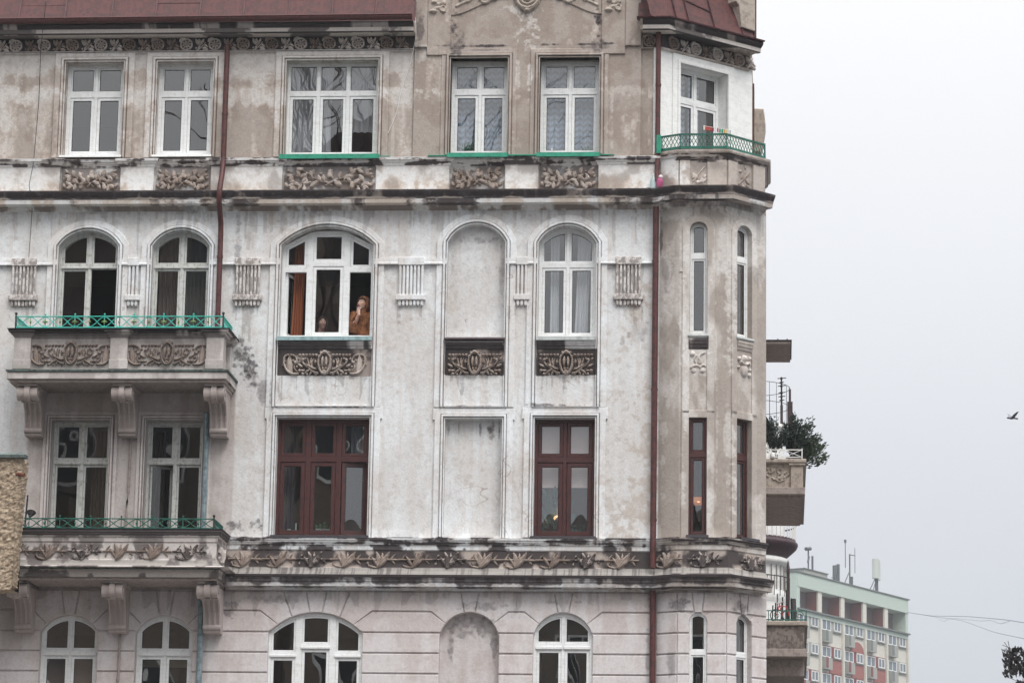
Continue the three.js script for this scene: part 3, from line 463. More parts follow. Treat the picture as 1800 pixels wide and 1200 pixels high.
// cartouche panels below the third-floor windows
function cartouche(w, scroll) {
  const p = [O(0, -0.01, 0.14, 0.014, 0.085, 0.82, 1.38), S(-0.10, 0.12, -0.13, -0.02, -0.05, -0.18, 0.012, 0.095, 1), S(0.10, 0.12, 0.13, -0.02, 0.05, -0.18, 0.012, 0.095, 1), L(-0.032, -0.09, -0.045, 0.02, -0.03, 0.11, 0.026, 0.10, 1.1), L(0.032, -0.09, 0.045, 0.02, 0.03, 0.11, 0.026, 0.10, 1.1), D(-0.025, -0.115, 0.024, 0.08), D(0.025, -0.115, 0.024, 0.08), D(0, -0.16, 0.035, 0.07, 1.3, 0.8), D(0, 0.195, 0.045, 0.09, 1.1, 0.8), D(-0.07, 0.185, 0.022, 0.06), D(0.07, 0.185, 0.022, 0.06)];
  const side = [];
  for (let i = 0; i < 6; i++) side.push(D(0.155 + i * 0.060, 0.14, 0.024, 0.055));
  side.push(S(0.12, -0.195, 0.24, -0.18, 0.31, -0.05, 0.017, 0.065), L(0.13, -0.12, 0.22, -0.13, 0.34, -0.01, 0.020, 0.07), L(0.22, -0.12, 0.25, -0.02, 0.20, 0.08, 0.014, 0.06), L(0.245, -0.05, 0.26, 0.03, 0.24, 0.09, 0.013, 0.055), L(0.27, -0.06, 0.30, 0.0, 0.31, 0.085, 0.013, 0.06), L(0.24, -0.13, 0.32, -0.15, 0.36, -0.21, 0.018, 0.065), L(0.23, -0.15, 0.24, -0.19, 0.27, -0.23, 0.016, 0.06), L(0.20, -0.16, 0.17, -0.2, 0.14, -0.235, 0.014, 0.05), L(0.16, 0.06, 0.19, 0.02, 0.16, -0.04, 0.012, 0.05), D(0.155, 0.01, 0.018, 0.05), S(0.31, -0.07, 0.40, -0.03, 0.41, 0.06, 0.013, 0.055), D(0.39, 0.055, 0.024, 0.07), D(0.45, -0.15, 0.028, 0.075), D(0.395, -0.205, 0.022, 0.06), L(0.40, -0.08, 0.44, -0.06, 0.49, -0.03, 0.022, 0.065), L(0.36, -0.14, 0.41, -0.16, 0.44, -0.13, 0.015, 0.05), D(0.35, 0.075, 0.018, 0.055), D(0.47, 0.07, 0.02, 0.05), D(0.31, -0.215, 0.018, 0.05));
  if (scroll) side.push(S(0.48, -0.20, 0.66, -0.25, 0.73, -0.05, 0.018, 0.055, 1), S(0.73, -0.05, 0.77, 0.14, 0.66, 0.14, 0.018, 0.055, 1), L(0.60, -0.20, 0.66, 0.0, 0.63, 0.13, 0.055, 0.045), S(0.62, 0.14, 0.50, 0.13, 0.50, 0.0, 0.018, 0.07), D(0.53, -0.0, 0.03, 0.08), L(0.69, 0.04, 0.74, 0.0, 0.77, -0.06, 0.014, 0.05), D(0.50, -0.08, 0.022, 0.065), D(0.57, 0.04, 0.02, 0.06), S(0.50, -0.16, 0.56, -0.12, 0.55, -0.05, 0.012, 0.05));
  return relief(w, 0.50, [...p, ...mirrored(side)], 0.0095);
}
const cartW = cartouche(1.66, true), cartN = cartouche(1.04, false), cartB = cartouche(1.40, true);
[[2, cartW, 0], [3, cartN, 1], [4, cartN, 1]].forEach(([i, g, d]) => {
  const o = W.f3[i], m = part('cartouche_relief', g, d ? M.stoneDim : M.stoneWorn, T); m.position.set((o.x0 + o.x1) / 2, 13.465, 0.002);
  part('sill_moulding', xyUV(sweep([[0, 13.71], [0.03, 13.725], [0.04, 13.76], [0.08, 13.775], [0.085, 13.80], [0.11, 13.81], [0.115, 13.845], [0, 13.86]], [[o.x0 + 0.005, -0.001], [o.x1 - 0.005, -0.001]])), M.trim, T);
});
// acanthus frieze of the string course
const acanthusKind = (k) => {
  const r = rng(400 + k), J = (v) => v + (r() - 0.5) * 0.018, p = [S(-0.31, J(0.0), -0.1, J(0.005), 0.31, J(0.0), 0.016, 0.04, 1)];
  for (const q of [[-0.07, -0.14, -0.01, -0.04, -0.10, 0.135, 0.044, 0.075], [-0.06, -0.14, 0.04, -0.05, 0.14, 0.135, 0.05, 0.09], [-0.05, -0.12, 0.01, -0.02, 0.02, 0.12, 0.026, 0.075], [-0.08, -0.11, -0.10, -0.03, -0.17, 0.05, 0.026, 0.055], [-0.02, -0.11, 0.06, -0.07, 0.13, 0.03, 0.024, 0.06], [-0.07, -0.14, -0.15, -0.155, -0.23, -0.10, 0.024, 0.05], [-0.23, -0.10, -0.27, -0.06, -0.22, -0.04, 0.016, 0.05], [0.17, 0.0, 0.20, -0.03, 0.24, -0.08, 0.016, 0.04], [0.17, 0.0, 0.21, 0.04, 0.25, 0.09, 0.015, 0.04], [-0.24, 0.0, -0.22, 0.05, -0.17, 0.10, 0.014, 0.04]]) if (r() > 0.06 * k) p.push(L(...q.slice(0, 6).map(J), q[6] * (0.85 + 0.3 * r()), q[7] * (0.7 + 0.4 * r())));
  return relief(0.61, 0.30, p, 0.0095);
};
const acanthi = [0, 1, 2, 3].map(acanthusKind);
function lowFrieze(a, b, n, off, mats) {
  const t = Math.atan2(-(b[1] - a[1]), b[0] - a[0]);
  for (let i = 0; i < n; i++) { const d = off + i * 0.612, m = part('acanthus_relief', acanthi[(i * 3 + n) % 4], mats[(i * 5 + (i >> 2)) % mats.length], T); m.position.set(a[0] + d * Math.cos(t) + 0.081 * Math.sin(t), 9.875, a[1] - d * Math.sin(t) + 0.081 * Math.cos(t)); m.rotation.y = t; }
}
lowFrieze([4.05, 0], [11.82, 0], 12, 0.42, [M.stoneDim, M.stoneGrime, M.stoneGrey]);
lowFrieze(BAY[0], BAY[1], 1, 0.3, [M.stoneDim]); lowFrieze([12.18, 0.22], [13.05, 0.22], 1, 0.5, [M.stoneGrime]); lowFrieze(BAY[2], BAY[3], 1, 0.55, [M.stoneGrime]);

// ashlar courses of the first floor
{
  const Y = [9.30, 8.955, 8.579, 8.215, 7.852, 7.49, 7.12, 6.75], e = 0.014, zt = 0.03, ar = W.f1;
  const F = ar.map((o) => arcTop(o.x0, o.x1, o.ys, o.rise));
  const piers = [[-3, ar[0].x0], [ar[0].x1, ar[1].x0], [ar[1].x1, ar[2].x0], [ar[2].x1, ar[3].x0], [ar[3].x1, ar[4].x0], [ar[4].x1, 11.72]];
  const nearX = (i, left, fr) => left ? ar[i].x0 + (ar[i].x1 - ar[i].x0) * fr : ar[i].x1 - (ar[i].x1 - ar[i].x0) * fr;
  const blk = (pts) => part('ashlar_block', xyUV(slab(pts, -0.01, zt, [], 0.01)), M.trim, T);
  piers.forEach(([a, b], i) => {
    for (let k = 2; k < 7; k++) blk([[a + (i ? 0.001 : 0), Y[k + 1] + e], [b - (i < 5 ? 0.001 : 0), Y[k + 1] + e], [b - (i < 5 ? 0.001 : 0), Y[k] - e], [a + (i ? 0.001 : 0), Y[k] - e]]);
    // springer block with its slanted joint towards the arch
    const p = [];
    p.push([a, Y[2] + e], [b, Y[2] + e]);
    if (i < 5) { for (let q = 0; q <= 5; q++) { const x = nearX(i, true, 0.10 * q / 5); const y = F[i](x); if (y > Y[2] + e + 0.004) p.push([x, y]); } p.push([b - 0.16, Y[1] - e]); } else p.push([b, Y[1] - e]);
    if (i) { p.push([a + 0.16, Y[1] - e]); for (let q = 5; q >= 0; q--) { const x = nearX(i - 1, false, 0.10 * q / 5); const y = F[i - 1](x); if (y > Y[2] + e + 0.004) p.push([x, y]); } } else p.push([a, Y[1] - e]);
    blk(p);
  });
  // top course between keystones, voussoirs and keystones
  ar.forEach((o, i) => {
    const cx = (o.x0 + o.x1) / 2, k = i === 2 ? 0.14 : 0.12, f = F[i], wide = i === 2;
    blk([[cx - k * 0.72, f(cx) + 0.001], [cx, f(cx) + 0.003], [cx + k * 0.72, f(cx) + 0.001], [cx + k * 1.25, Y[0]], [cx - k * 1.25, Y[0]]]);
    for (const s of [-1, 1]) {
      const P = [], xk = cx + s * (k * 0.72 + 0.02), xe = s < 0 ? nearX(i, true, wide ? 0.25 : 0.10) : nearX(i, false, wide ? 0.25 : 0.10);
      P.push([cx + s * (k * 1.25 + 0.02), Y[0]]); for (let q = 0; q <= 6; q++) { const x = mix(xk, xe, q / 6); P.push([x, f(x) + 0.002]); }
      const far = s < 0 ? (i ? (ar[i - 1].x1 + o.x0) / 2 : -3) : (i < 4 ? (ar[i + 1].x0 + o.x1) / 2 : 11.72), ox = s < 0 ? o.x0 : o.x1;
      if (wide) {
        P.push([ox - s * 0.26, Y[0]]); blk(s < 0 ? P : P.slice().reverse());
        const Q = [[ox - s * 0.23, Y[0]]], x2 = s < 0 ? nearX(i, true, 0.10) : nearX(i, false, 0.10); for (let q = 0; q <= 5; q++) { const x = mix(xe + s * 0.02, x2, q / 5); Q.push([x, f(x) + 0.002]); }
        Q.push([ox + s * 0.16, Y[1] + e], [far - s * 0.0, Y[1] + e], [far, Y[0]]); blk(s < 0 ? Q : Q.slice().reverse());
      } else { P.push([ox + s * 0.16, Y[1] + e], [far, Y[1] + e], [far, Y[0]]); blk(s < 0 ? P : P.slice().reverse()); }
    }
  });
  // courses on the bay
  const bay = (a, b, x0, x1, win, hasArch) => {
    for (let k = 0; k < 7; k++) {
      const ya = Y[k + 1] + e, yb = k ? Y[k] - e : Y[0]; const put = (p) => part('ashlar_block', xyUV(along(slab(p, -0.01, zt, [], 0.01), a, b)), M.trim, T);
      if (!win) { put([[x0, ya], [x1, ya], [x1, yb], [x0, yb]]); continue; }
      const f = arcTop(win.x0, win.x1, win.ys, win.rise), cx = (win.x0 + win.x1) / 2;
      if (k === 0) { put([[cx - 0.06, Y[1] - 0.01], [cx + 0.06, Y[1] - 0.01], [cx + 0.10, yb], [cx - 0.10, yb]]); put([[x0, ya], [win.x0 - 0.03, ya], [cx - 0.08, ya + 0.0], [cx - 0.12, yb], [x0, yb]]); put([[cx + 0.08, ya], [win.x1 + 0.03, ya], [x1, ya], [x1, yb], [cx + 0.12, yb]]); continue; }
      if (k === 1) { put([[x0, ya], [win.x0 - 0.002, ya], [win.x0 - 0.002, win.ys], [win.x0 + 0.03, f(win.x0 + 0.03) + 0.003], [win.x0 - 0.06, yb], [x0, yb]]); put([[win.x1 + 0.002, ya], [x1, ya], [x1, yb], [win.x1 + 0.06, yb], [win.x1 - 0.03, f(win.x1 - 0.03) + 0.003], [win.x1 + 0.002, win.ys]]); continue; }
      put([[x0, ya], [win.x0 - 0.002, ya], [win.x0 - 0.002, yb], [x0, yb]]); put([[win.x1 + 0.002, ya], [x1, ya], [x1, yb], [win.x1 + 0.002, yb]]);
    }
  };
  bay(BAY[0], BAY[1], 0.02, segLen(BAY[0], BAY[1]) - 0.005); bay(BAY[1], BAY[2], 0.0, 0.85, bayB[2]); bay(BAY[2], BAY[3], 0.005, segLen(BAY[2], BAY[3]) - 0.002, bayC[2]);
}

// ------------------------------------------------------------------ windows
const wr = rng(77);
function lightPoly(xa, xb, ya, f, e) { const r = [[xa + e, ya + e], [xb - e, ya + e]], flat = Math.abs(f(xa + e) - f((xa + xb) / 2)) < 1e-4 && Math.abs(f(xb - e) - f((xa + xb) / 2)) < 1e-4, n = flat ? 1 : 8; for (let i = 0; i <= n; i++) { const x = mix(xb - e, xa + e, i / n); r.push([x, f(x) - e * (flat ? 1 : 1.12)]); } return r; }
function paneGeo(pts, wob = 0.0006) {
  if (pts.length > 4) { const g = new THREE.ShapeGeometry(poly(pts)); const a = (wr() - 0.5) * 0.006; const p = g.attributes.position, b = g.boundingBox || (g.computeBoundingBox(), g.boundingBox); for (let i = 0; i < p.count; i++) p.setZ(i, (p.getX(i) - b.min.x) * a); g.computeVertexNormals(); return g; }
  const x0 = pts[0][0], x1 = pts[1][0], y0 = pts[0][1], y1 = pts[2][1], g = new THREE.PlaneGeometry(x1 - x0, y1 - y0, 8, 12); g.translate((x0 + x1) / 2, (y0 + y1) / 2, 0);
  const p = g.attributes.position, a = (wr() - 0.5) * 0.008, b = (wr() - 0.5) * 0.004, k = (wr() - 0.35) * 2 * wob, ph = wr() * 6;
  for (let i = 0; i < p.count; i++) { const u = (p.getX(i) - x0) / (x1 - x0), v = (p.getY(i) - y0) / (y1 - y0); p.setZ(i, k * Math.sin(Math.PI * u) * Math.sin(Math.PI * v) + 0.00025 * Math.sin(u * 5 + ph) * Math.sin(v * 7 + ph) + a * (u - 0.5) * (x1 - x0) + b * (v - 0.5) * (y1 - y0)); }
  g.computeVertexNormals(); return g;
}
// o: opening, cols: inner mullion centres as fractions, tr: transom height, opts
function makeWindow(o, cols, tr, q, place = (g) => g) {
  const g = grp('window', T, q.label), fw = q.fw ?? 0.06, mw = q.mw ?? 0.07, th = q.th ?? 0.09, sw = q.sw ?? 0.05, z = q.z ?? -0.24, mat = q.mat, e = q.gap ?? 0.0;
  const x0 = o.x0 + e, x1 = o.x1 - e, y0 = o.y0 + (q.lift ?? 0.0), f = q.top ?? arcTop(x0, x1, o.ys, o.rise);
  const xs = [x0 + fw, ...cols.flatMap((c) => { const x = mix(x0, x1, c); return [x - mw / 2, x + mw / 2]; }), x1 - fw];
  const put = (n, geo, m, lab) => { const w = part(n, boxUV(place(geo)), m, g); if (lab) w.userData.label = lab; return w; };
  const lights = [];
  for (let i = 0; i < xs.length; i += 2) { const t = Array.isArray(tr) ? tr[i / 2] : tr; lights.push({ xa: xs[i], xb: xs[i + 1], ya: y0 + fw, f: () => t - th / 2, low: 1, i: i / 2 }, { xa: xs[i], xb: xs[i + 1], ya: t + th / 2, f: (x) => f(x) - fw, low: 0, i: i / 2 }); }
  const top = (x) => f(x) - fw;
  const outer = [[x0, y0], [x1, y0]]; for (let i = 0; i <= 14; i++) { const x = mix(x1, x0, i / 14); outer.push([x, f(x)]); } if (!o.rise && !q.top) outer.splice(2, outer.length - 2, [x1, o.ys], [x0, o.ys]);
  put('frame', slab(outer, z, z + 0.07, lights.map((l) => lightPoly(l.xa, l.xb, l.ya, l.low ? l.f : top, 0)), 0.006), mat);
  if (q.rail) for (const l of lights) if (l.low) put('drip_rail', bx(l.xa - 0.02, l.xb + 0.02, l.f() + th * 0.1, l.f() + th * 0.55, z + 0.07, z + 0.095, 0.006), mat);
  for (const l of lights) {
    const ff = l.low ? l.f : top, open = q.open && l.low && q.open[l.i] !== undefined, s = l.low ? sw : (q.swTop ?? sw);
    const tri = q.cut && !l.low ? q.cut[l.i] : 0;
    let A = lightPoly(l.xa, l.xb, l.ya, ff, 0.002), B = lightPoly(l.xa, l.xb, l.ya, ff, s), C = lightPoly(l.xa, l.xb, l.ya, ff, s - 0.008);
    if (open && q.open[l.i] === 'out') continue;
    let sash = slab(A, z + 0.012, z + 0.056, [B], 0.005), gk = slab(B.map((p) => p), z + 0.02, z + 0.045, [lightPoly(l.xa, l.xb, l.ya, ff, s + 0.008)]), pane = paneGeo(C, q.wob).translate(0, 0, z + 0.033);
    if (open) { const h = q.open[l.i], hx = h > 0 ? l.xa : l.xb; for (const k of [sash, gk, pane]) { k.translate(-hx, 0, -z - 0.012); k.rotateY(h); k.translate(hx, 0, z + 0.012); } }
    put('sash', sash, mat); if (q.gasket !== false) put('glazing_seal', gk, q.sealMat ?? M.gasket); put('pane', pane, q.glass ?? M.glass);
  }
  if (q.sill) { const [m, d, dy, y1, lip = 0.03] = q.sill; put('sill', sweep([[z + 0.04, y0 + 0.005], [d, y0 - dy], [d + 0.006, y0 - dy - lip], [d - 0.012, y0 - dy - lip], [d - 0.015, y0 - dy - 0.012], [z + 0.04, y0 - 0.03]], [[o.x0 - (y1 ?? 0.02), 0], [o.x1 + (y1 ?? 0.02), 0]]), m); }
  return g;
}
const up = { mat: M.upvc, fw: 0.065, mw: 0.06, th: 0.10, sw: 0.055, swTop: 0.03, z: -0.24 };
W.f4.forEach((o, i) => {
  if (i < 2) makeWindow(o, [0.5], 18.56, { ...up, lift: 0.03, sill: [M.upvc, 0.13, 0.035, 0.03, 0.04] });
  else if (i === 2) makeWindow(o, [0.338, 0.662], 18.56, { ...up, fw: 0.05, mw: 0.07, swTop: 0.012, lift: 0.0, sill: [M.green, 0.17, 0.02, 0.07, 0.085] });
  else makeWindow(o, [0.5], 18.56, { ...up, fw: 0.06, sill: [M.green, 0.20, 0.02, 0.03, 0.08] });
});
part('sill_flashing', boxUV(join([bx(8.9, 9.66, 17.262, 17.285, 0.0, 0.20, 0.004), bx(7.6, 8.0, 17.264, 17.282, 0.0, 0.19, 0.004), bx(6.6, 6.9, 17.264, 17.28, 0, 0.17, 0.004), bx(10.68, 11.0, 17.264, 17.28, 0, 0.19, 0.004)])), M.green, T);
const old = { mat: M.oldwood, fw: 0.045, mw: 0.075, th: 0.085, sw: 0.035, z: -0.20, gasket: false, glass: M.glassOld, rail: 1, wob: 0.0008 };
makeWindow(W.f3[0], [0.5], 15.28, { ...old, label: 'old casement with peeling white paint and a missing pane', open: { 1: 'out' } });
makeWindow(W.f3[1], [0.5], 15.28, old);
// wide window: straight-headed centre between two lights cut to the arch
makeWindow({ ...W.f3[2], rise: 0.35 }, [0.3, 0.7], [15.22, 15.33, 15.22], { ...up, fw: 0.06, mw: 0.12, th: 0.09, sw: 0.06, swTop: 0.05, z: -0.22, open: { 0: 1.35, 2: 'out' }, top: (x) => { const u = (x - 4.94) / 1.695; return u < 0.3 ? mix(15.66, 15.93, u / 0.3) : u > 0.7 ? mix(15.66, 15.93, (1 - u) / 0.3) : 15.95; }, sill: [M.zinc, 0.14, 0.02, 0.02, 0.07], label: 'wide arched window with its right casement open' });
part('arch_filler', xyUV(slab([...outline(W.f3[2]).slice(2).map((p) => p), [4.94, 15.63], [5.45, 15.92], [6.13, 15.94], [6.635, 15.63]], -0.40, -0.255)), M.trim, T);
makeWindow(W.f3[4], [0.5], 15.30, { ...up, fw: 0.06, sw: 0.05, swTop: 0.03, sill: [M.lead, 0.14, 0.02, 0.01, 0.07] });
part('niche_sill', boxUV(sweep([[-0.10, 13.95], [0.13, 13.90], [0.135, 13.87], [-0.10, 13.87]], [[7.97, 0], [9.055, 0]])), M.brownTin, T);
const old2 = { ...old, fw: 0.05, mw: 0.08, th: 0.10, z: -0.26 };
makeWindow(W.f2[0], [0.5], 11.66, old2);
makeWindow(W.f2[1], [0.5], 11.66, { ...old2, open: { 0: 0.6 }, label: 'grey wooden casement with its left leaf ajar' });
const bw = { mat: M.brown, fw: 0.055, mw: 0.10, th: 0.10, sw: 0.075, swTop: 0.06, z: -0.22, sill: [M.darkTin, 0.18, 0.005, 0.04, 0.05] };
makeWindow(W.f2[2], [0.335, 0.665], [11.72, 11.72, 11.72], { ...bw, open: { 2: 0.22 }, label: 'brown wooden window in three bays' });
makeWindow(W.f2[4], [0.5], 11.72, { ...bw, mw: 0.07, label: 'brown wooden window with blinds' });
for (const i of [0, 1, 4]) makeWindow(W.f1[i], [0.5], [8.2, 8.2, 0, 0, 8.36][i], { ...up, fw: 0.06, th: 0.12, sw: 0.05, swTop: 0.03, z: i < 2 ? -0.2 : -0.12, rail: 1 });
makeWindow(W.f1[2], [0.32, 0.68], [8.18, 8.33, 8.18], { ...up, fw: 0.05, mw: 0.12, th: 0.10, sw: 0.05, swTop: 0.035, z: -0.12, rail: 1 });
// bay windows
const PB = (g) => along(g, BAY[1], BAY[2]), PC = (g) => along(g, BAY[2], BAY[3]);
for (const [set, P] of [[bayB, PB], [bayC, PC]]) {
  makeWindow(set[0], [], 15.38, { ...up, fw: 0.035, th: 0.09, sw: 0.035, swTop: 0.03, z: -0.16 }, P);
  makeWindow(set[1], [], 11.76, { ...bw, fw: 0.035, th: 0.10, sw: 0.045, swTop: 0.035, z: set === bayB ? -0.10 : -0.16 }, P);
  makeWindow(set[2], [], 8.24, { ...up, fw: 0.035, th: 0.09, sw: 0.03, swTop: 0.02, z: set === bayB ? -0.09 : -0.16 }, P);
  part('bay_sill', boxUV(P(sweep([[-0.12, 13.96], [0.05, 13.93], [0.06, 13.90], [0.02, 13.87], [-0.12, 13.86]], [[set[0].x0 - 0.03, 0], [set[0].x1 + 0.03, 0]]))), M.lead, T);
  part('bay_sill_moulding', xyUV(P(sweep([[0, 13.68], [0.02, 13.70], [0.03, 13.74], [0.045, 13.76], [0.05, 13.80], [0.06, 13.82], [0.06, 13.855], [0, 13.86]], [[set[0].x0, 0], [set[0].x1, 0]]))), M.trim, T);
}
const PCh = (g) => along(g, CHAM[0], CHAM[1]);
makeWindow(chW, [0.5], 18.52, { ...up, fw: 0.06, th: 0.11, sw: 0.05, swTop: 0.03, z: -0.30 }, PCh);
{
  const ring = (e0, e1, z0, z1) => { const a = outline(chW, e1, 17.35), b = outline(chW, e0, 17.35); return slab([a[1], ...a.slice(2), a[0], b[0], ...b.slice(2).reverse(), b[1]], z0, z1, [], 0.006); };
  part('architrave', boxUV(PCh(join([ring(0.05, 0.17, -0.01, 0.03), ring(0, 0.06, -0.02, 0.055)]))), M.limewash, T);
  // flat bands framing the slits of the bay
  for (const [set, P] of [[bayB, PB], [bayC, PC]]) { const o = set[0], a = outline(o, 0.13, 12.5), b = outline(o, 0, 12.5); part('architrave', xyUV(P(slab([a[1], ...a.slice(2), a[0], b[0], ...b.slice(2).reverse(), b[1]], -0.01, 0.028, [], 0.006))), M.trim, T); const o2 = set[1], a2 = outline(o2, 0.13, 10.27), b2 = outline(o2, 0, 10.27); part('architrave', xyUV(P(slab([a2[1], ...a2.slice(2), a2[0], b2[0], ...b2.slice(2).reverse(), b2[1]], -0.01, 0.028, [], 0.006))), M.trim, T); }
}
// small carvings under the bay's slits
{
  const r1 = relief(0.30, 0.42, [S(0.02, 0.02, 0.0, 0.12, 0.12, 0.15, 0.02, 0.035), S(-0.05, -0.02, -0.09, 0.06, -0.02, 0.10, 0.018, 0.03), D(-0.10, 0.13, 0.05, 0.05), S(-0.12, -0.12, -0.05, -0.06, 0.02, -0.10, 0.03, 0.03), S(0.04, -0.12, 0.09, -0.04, 0.13, -0.10, 0.025, 0.03), D(0.03, -0.02, 0.05, 0.025), D(-0.08, -0.17, 0.05, 0.025), D(0.08, -0.17, 0.05, 0.03)], 0.01);
  const r2 = relief(0.36, 0.46, [D(0.0, 0.13, 0.055, 0.09, 0.9, 1.2), S(-0.09, 0.06, 0, -0.02, 0.09, 0.06, 0.03, 0.07, 1), D(0, -0.08, 0.10, 0.07, 0.9, 1.25), D(0.13, 0.15, 0.04, 0.06), D(0.13, 0.04, 0.035, 0.05), D(0.14, -0.06, 0.035, 0.05), D(0.13, -0.15, 0.045, 0.05), D(-0.13, 0.12, 0.04, 0.06), D(-0.14, -0.04, 0.03, 0.05), S(0.10, 0.18, 0.16, 0.1, 0.12, -0.02, 0.015, 0.04)], 0.01);
  const put = (g, P0, P1, s, y, m) => { const t = Math.atan2(-(P1[1] - P0[1]), P1[0] - P0[0]), q = part('relief', g, m, T); q.position.set(P0[0] + s * Math.cos(t), y, P0[1] - s * Math.sin(t)); q.rotation.y = t; };
  put(r1, BAY[1], BAY[2], 0.34, 13.45, M.stone); put(r2, BAY[2], BAY[3], 0.43, 13.42, M.stone);
}

// ------------------------------------------------------------------ gabled centre of the top storey
part('gable_wall', xyUV(slab([[7.31, 17.285], [11.47, 17.285], [11.47, 23.5], [7.31, 23.5]], -0.1, 0.075, [3, 4].map((i) => outline(W.f4[i])), 0)), M.wall, T);
for (const [a, b] of [[7.533, 7.965], [10.742, 11.180]]) part('gable_pilaster', xyUV(bx(a, b, 19.2, 23, 0.075, 0.11, 0.01)), M.wall, T);
part('gable_pilaster', xyUV(bx(7.31, 7.533, 19.35, 23, 0.075, 0.13, 0.01)), M.wall, T); part('gable_pilaster', xyUV(bx(11.180, 11.47, 19.35, 23, 0.075, 0.13, 0.01)), M.wall, T);
{
  const crv = []; for (let i = 0; i <= 12; i++) { const t = i / 12; crv.push([mix(7.958, 8.921, t), mix(19.959, 20.278, t * t * (3 - 2 * t))]); }
  const cr2 = crv.map(([x, y]) => [7.958 + 10.738 - x, y]).reverse();
  part('gable_scroll', xyUV(slab([...crv, ...cr2, [10.738, 23], [7.958, 23]], 0.07, 0.10, [], 0.012)), M.wall, T);
  const car = relief(0.62, 0.62, [O(0, 0, 0.20, 0.03, 0.06), O(0, 0.0, 0.13, 0.03, 0.05), D(0, -0.02, 0.08, 0.08), S(-0.24, 0.1, -0.2, -0.2, 0.0, -0.26, 0.03, 0.05), S(0.24, 0.1, 0.2, -0.2, 0.0, -0.26, 0.03, 0.05), D(0, -0.25, 0.05, 0.07, 1.3, 0.8)], 0.014);
  const m = part('gable_cartouche', car, M.greyWall, T); m.position.set(9.372, 20.296, 0.102);
  const scr = relief(0.9, 0.36, [S(-0.4, -0.1, -0.2, 0.0, 0.0, 0.1, 0.03, 0.03), O(0.12, 0.03, 0.07, 0.02, 0.03), O(-0.2, 0.04, 0.06, 0.02, 0.03), D(0.3, 0.05, 0.05, 0.03), D(-0.33, 0.02, 0.04, 0.03), L(0.0, 0.0, 0.1, 0.1, 0.25, 0.12, 0.04, 0.03)], 0.014);
  for (const [x, s] of [[845, 1], [1010, -1]]) { const q = part('gable_ornament', scr, M.greyWall, T); q.position.set(s > 0 ? 8.469 : 10.254, 20.239, 0.101); if (s < 0) q.scale.x = -1; }
  const knob = relief(0.4, 0.34, [D(-0.08, 0.08, 0.045, 0.05, 1.3, 0.8), D(0.09, 0.06, 0.05, 0.04), S(-0.12, -0.1, 0, 0.05, 0.12, -0.1, 0.03, 0.02, 1), S(-0.1, 0.1, 0, -0.02, 0.1, 0.1, 0.03, 0.02, 1), D(-0.10, -0.10, 0.055, 0.07, 1.4, 0.7), O(0.08, -0.05, 0.05, 0.02, 0.03), D(0.10, -0.11, 0.03, 0.05)], 0.012);
  for (const x of [7.734, 10.967]) { const q = part('pilaster_ornament', knob, M.greyWall, T); q.position.set(x, 20.136, 0.111); }
}

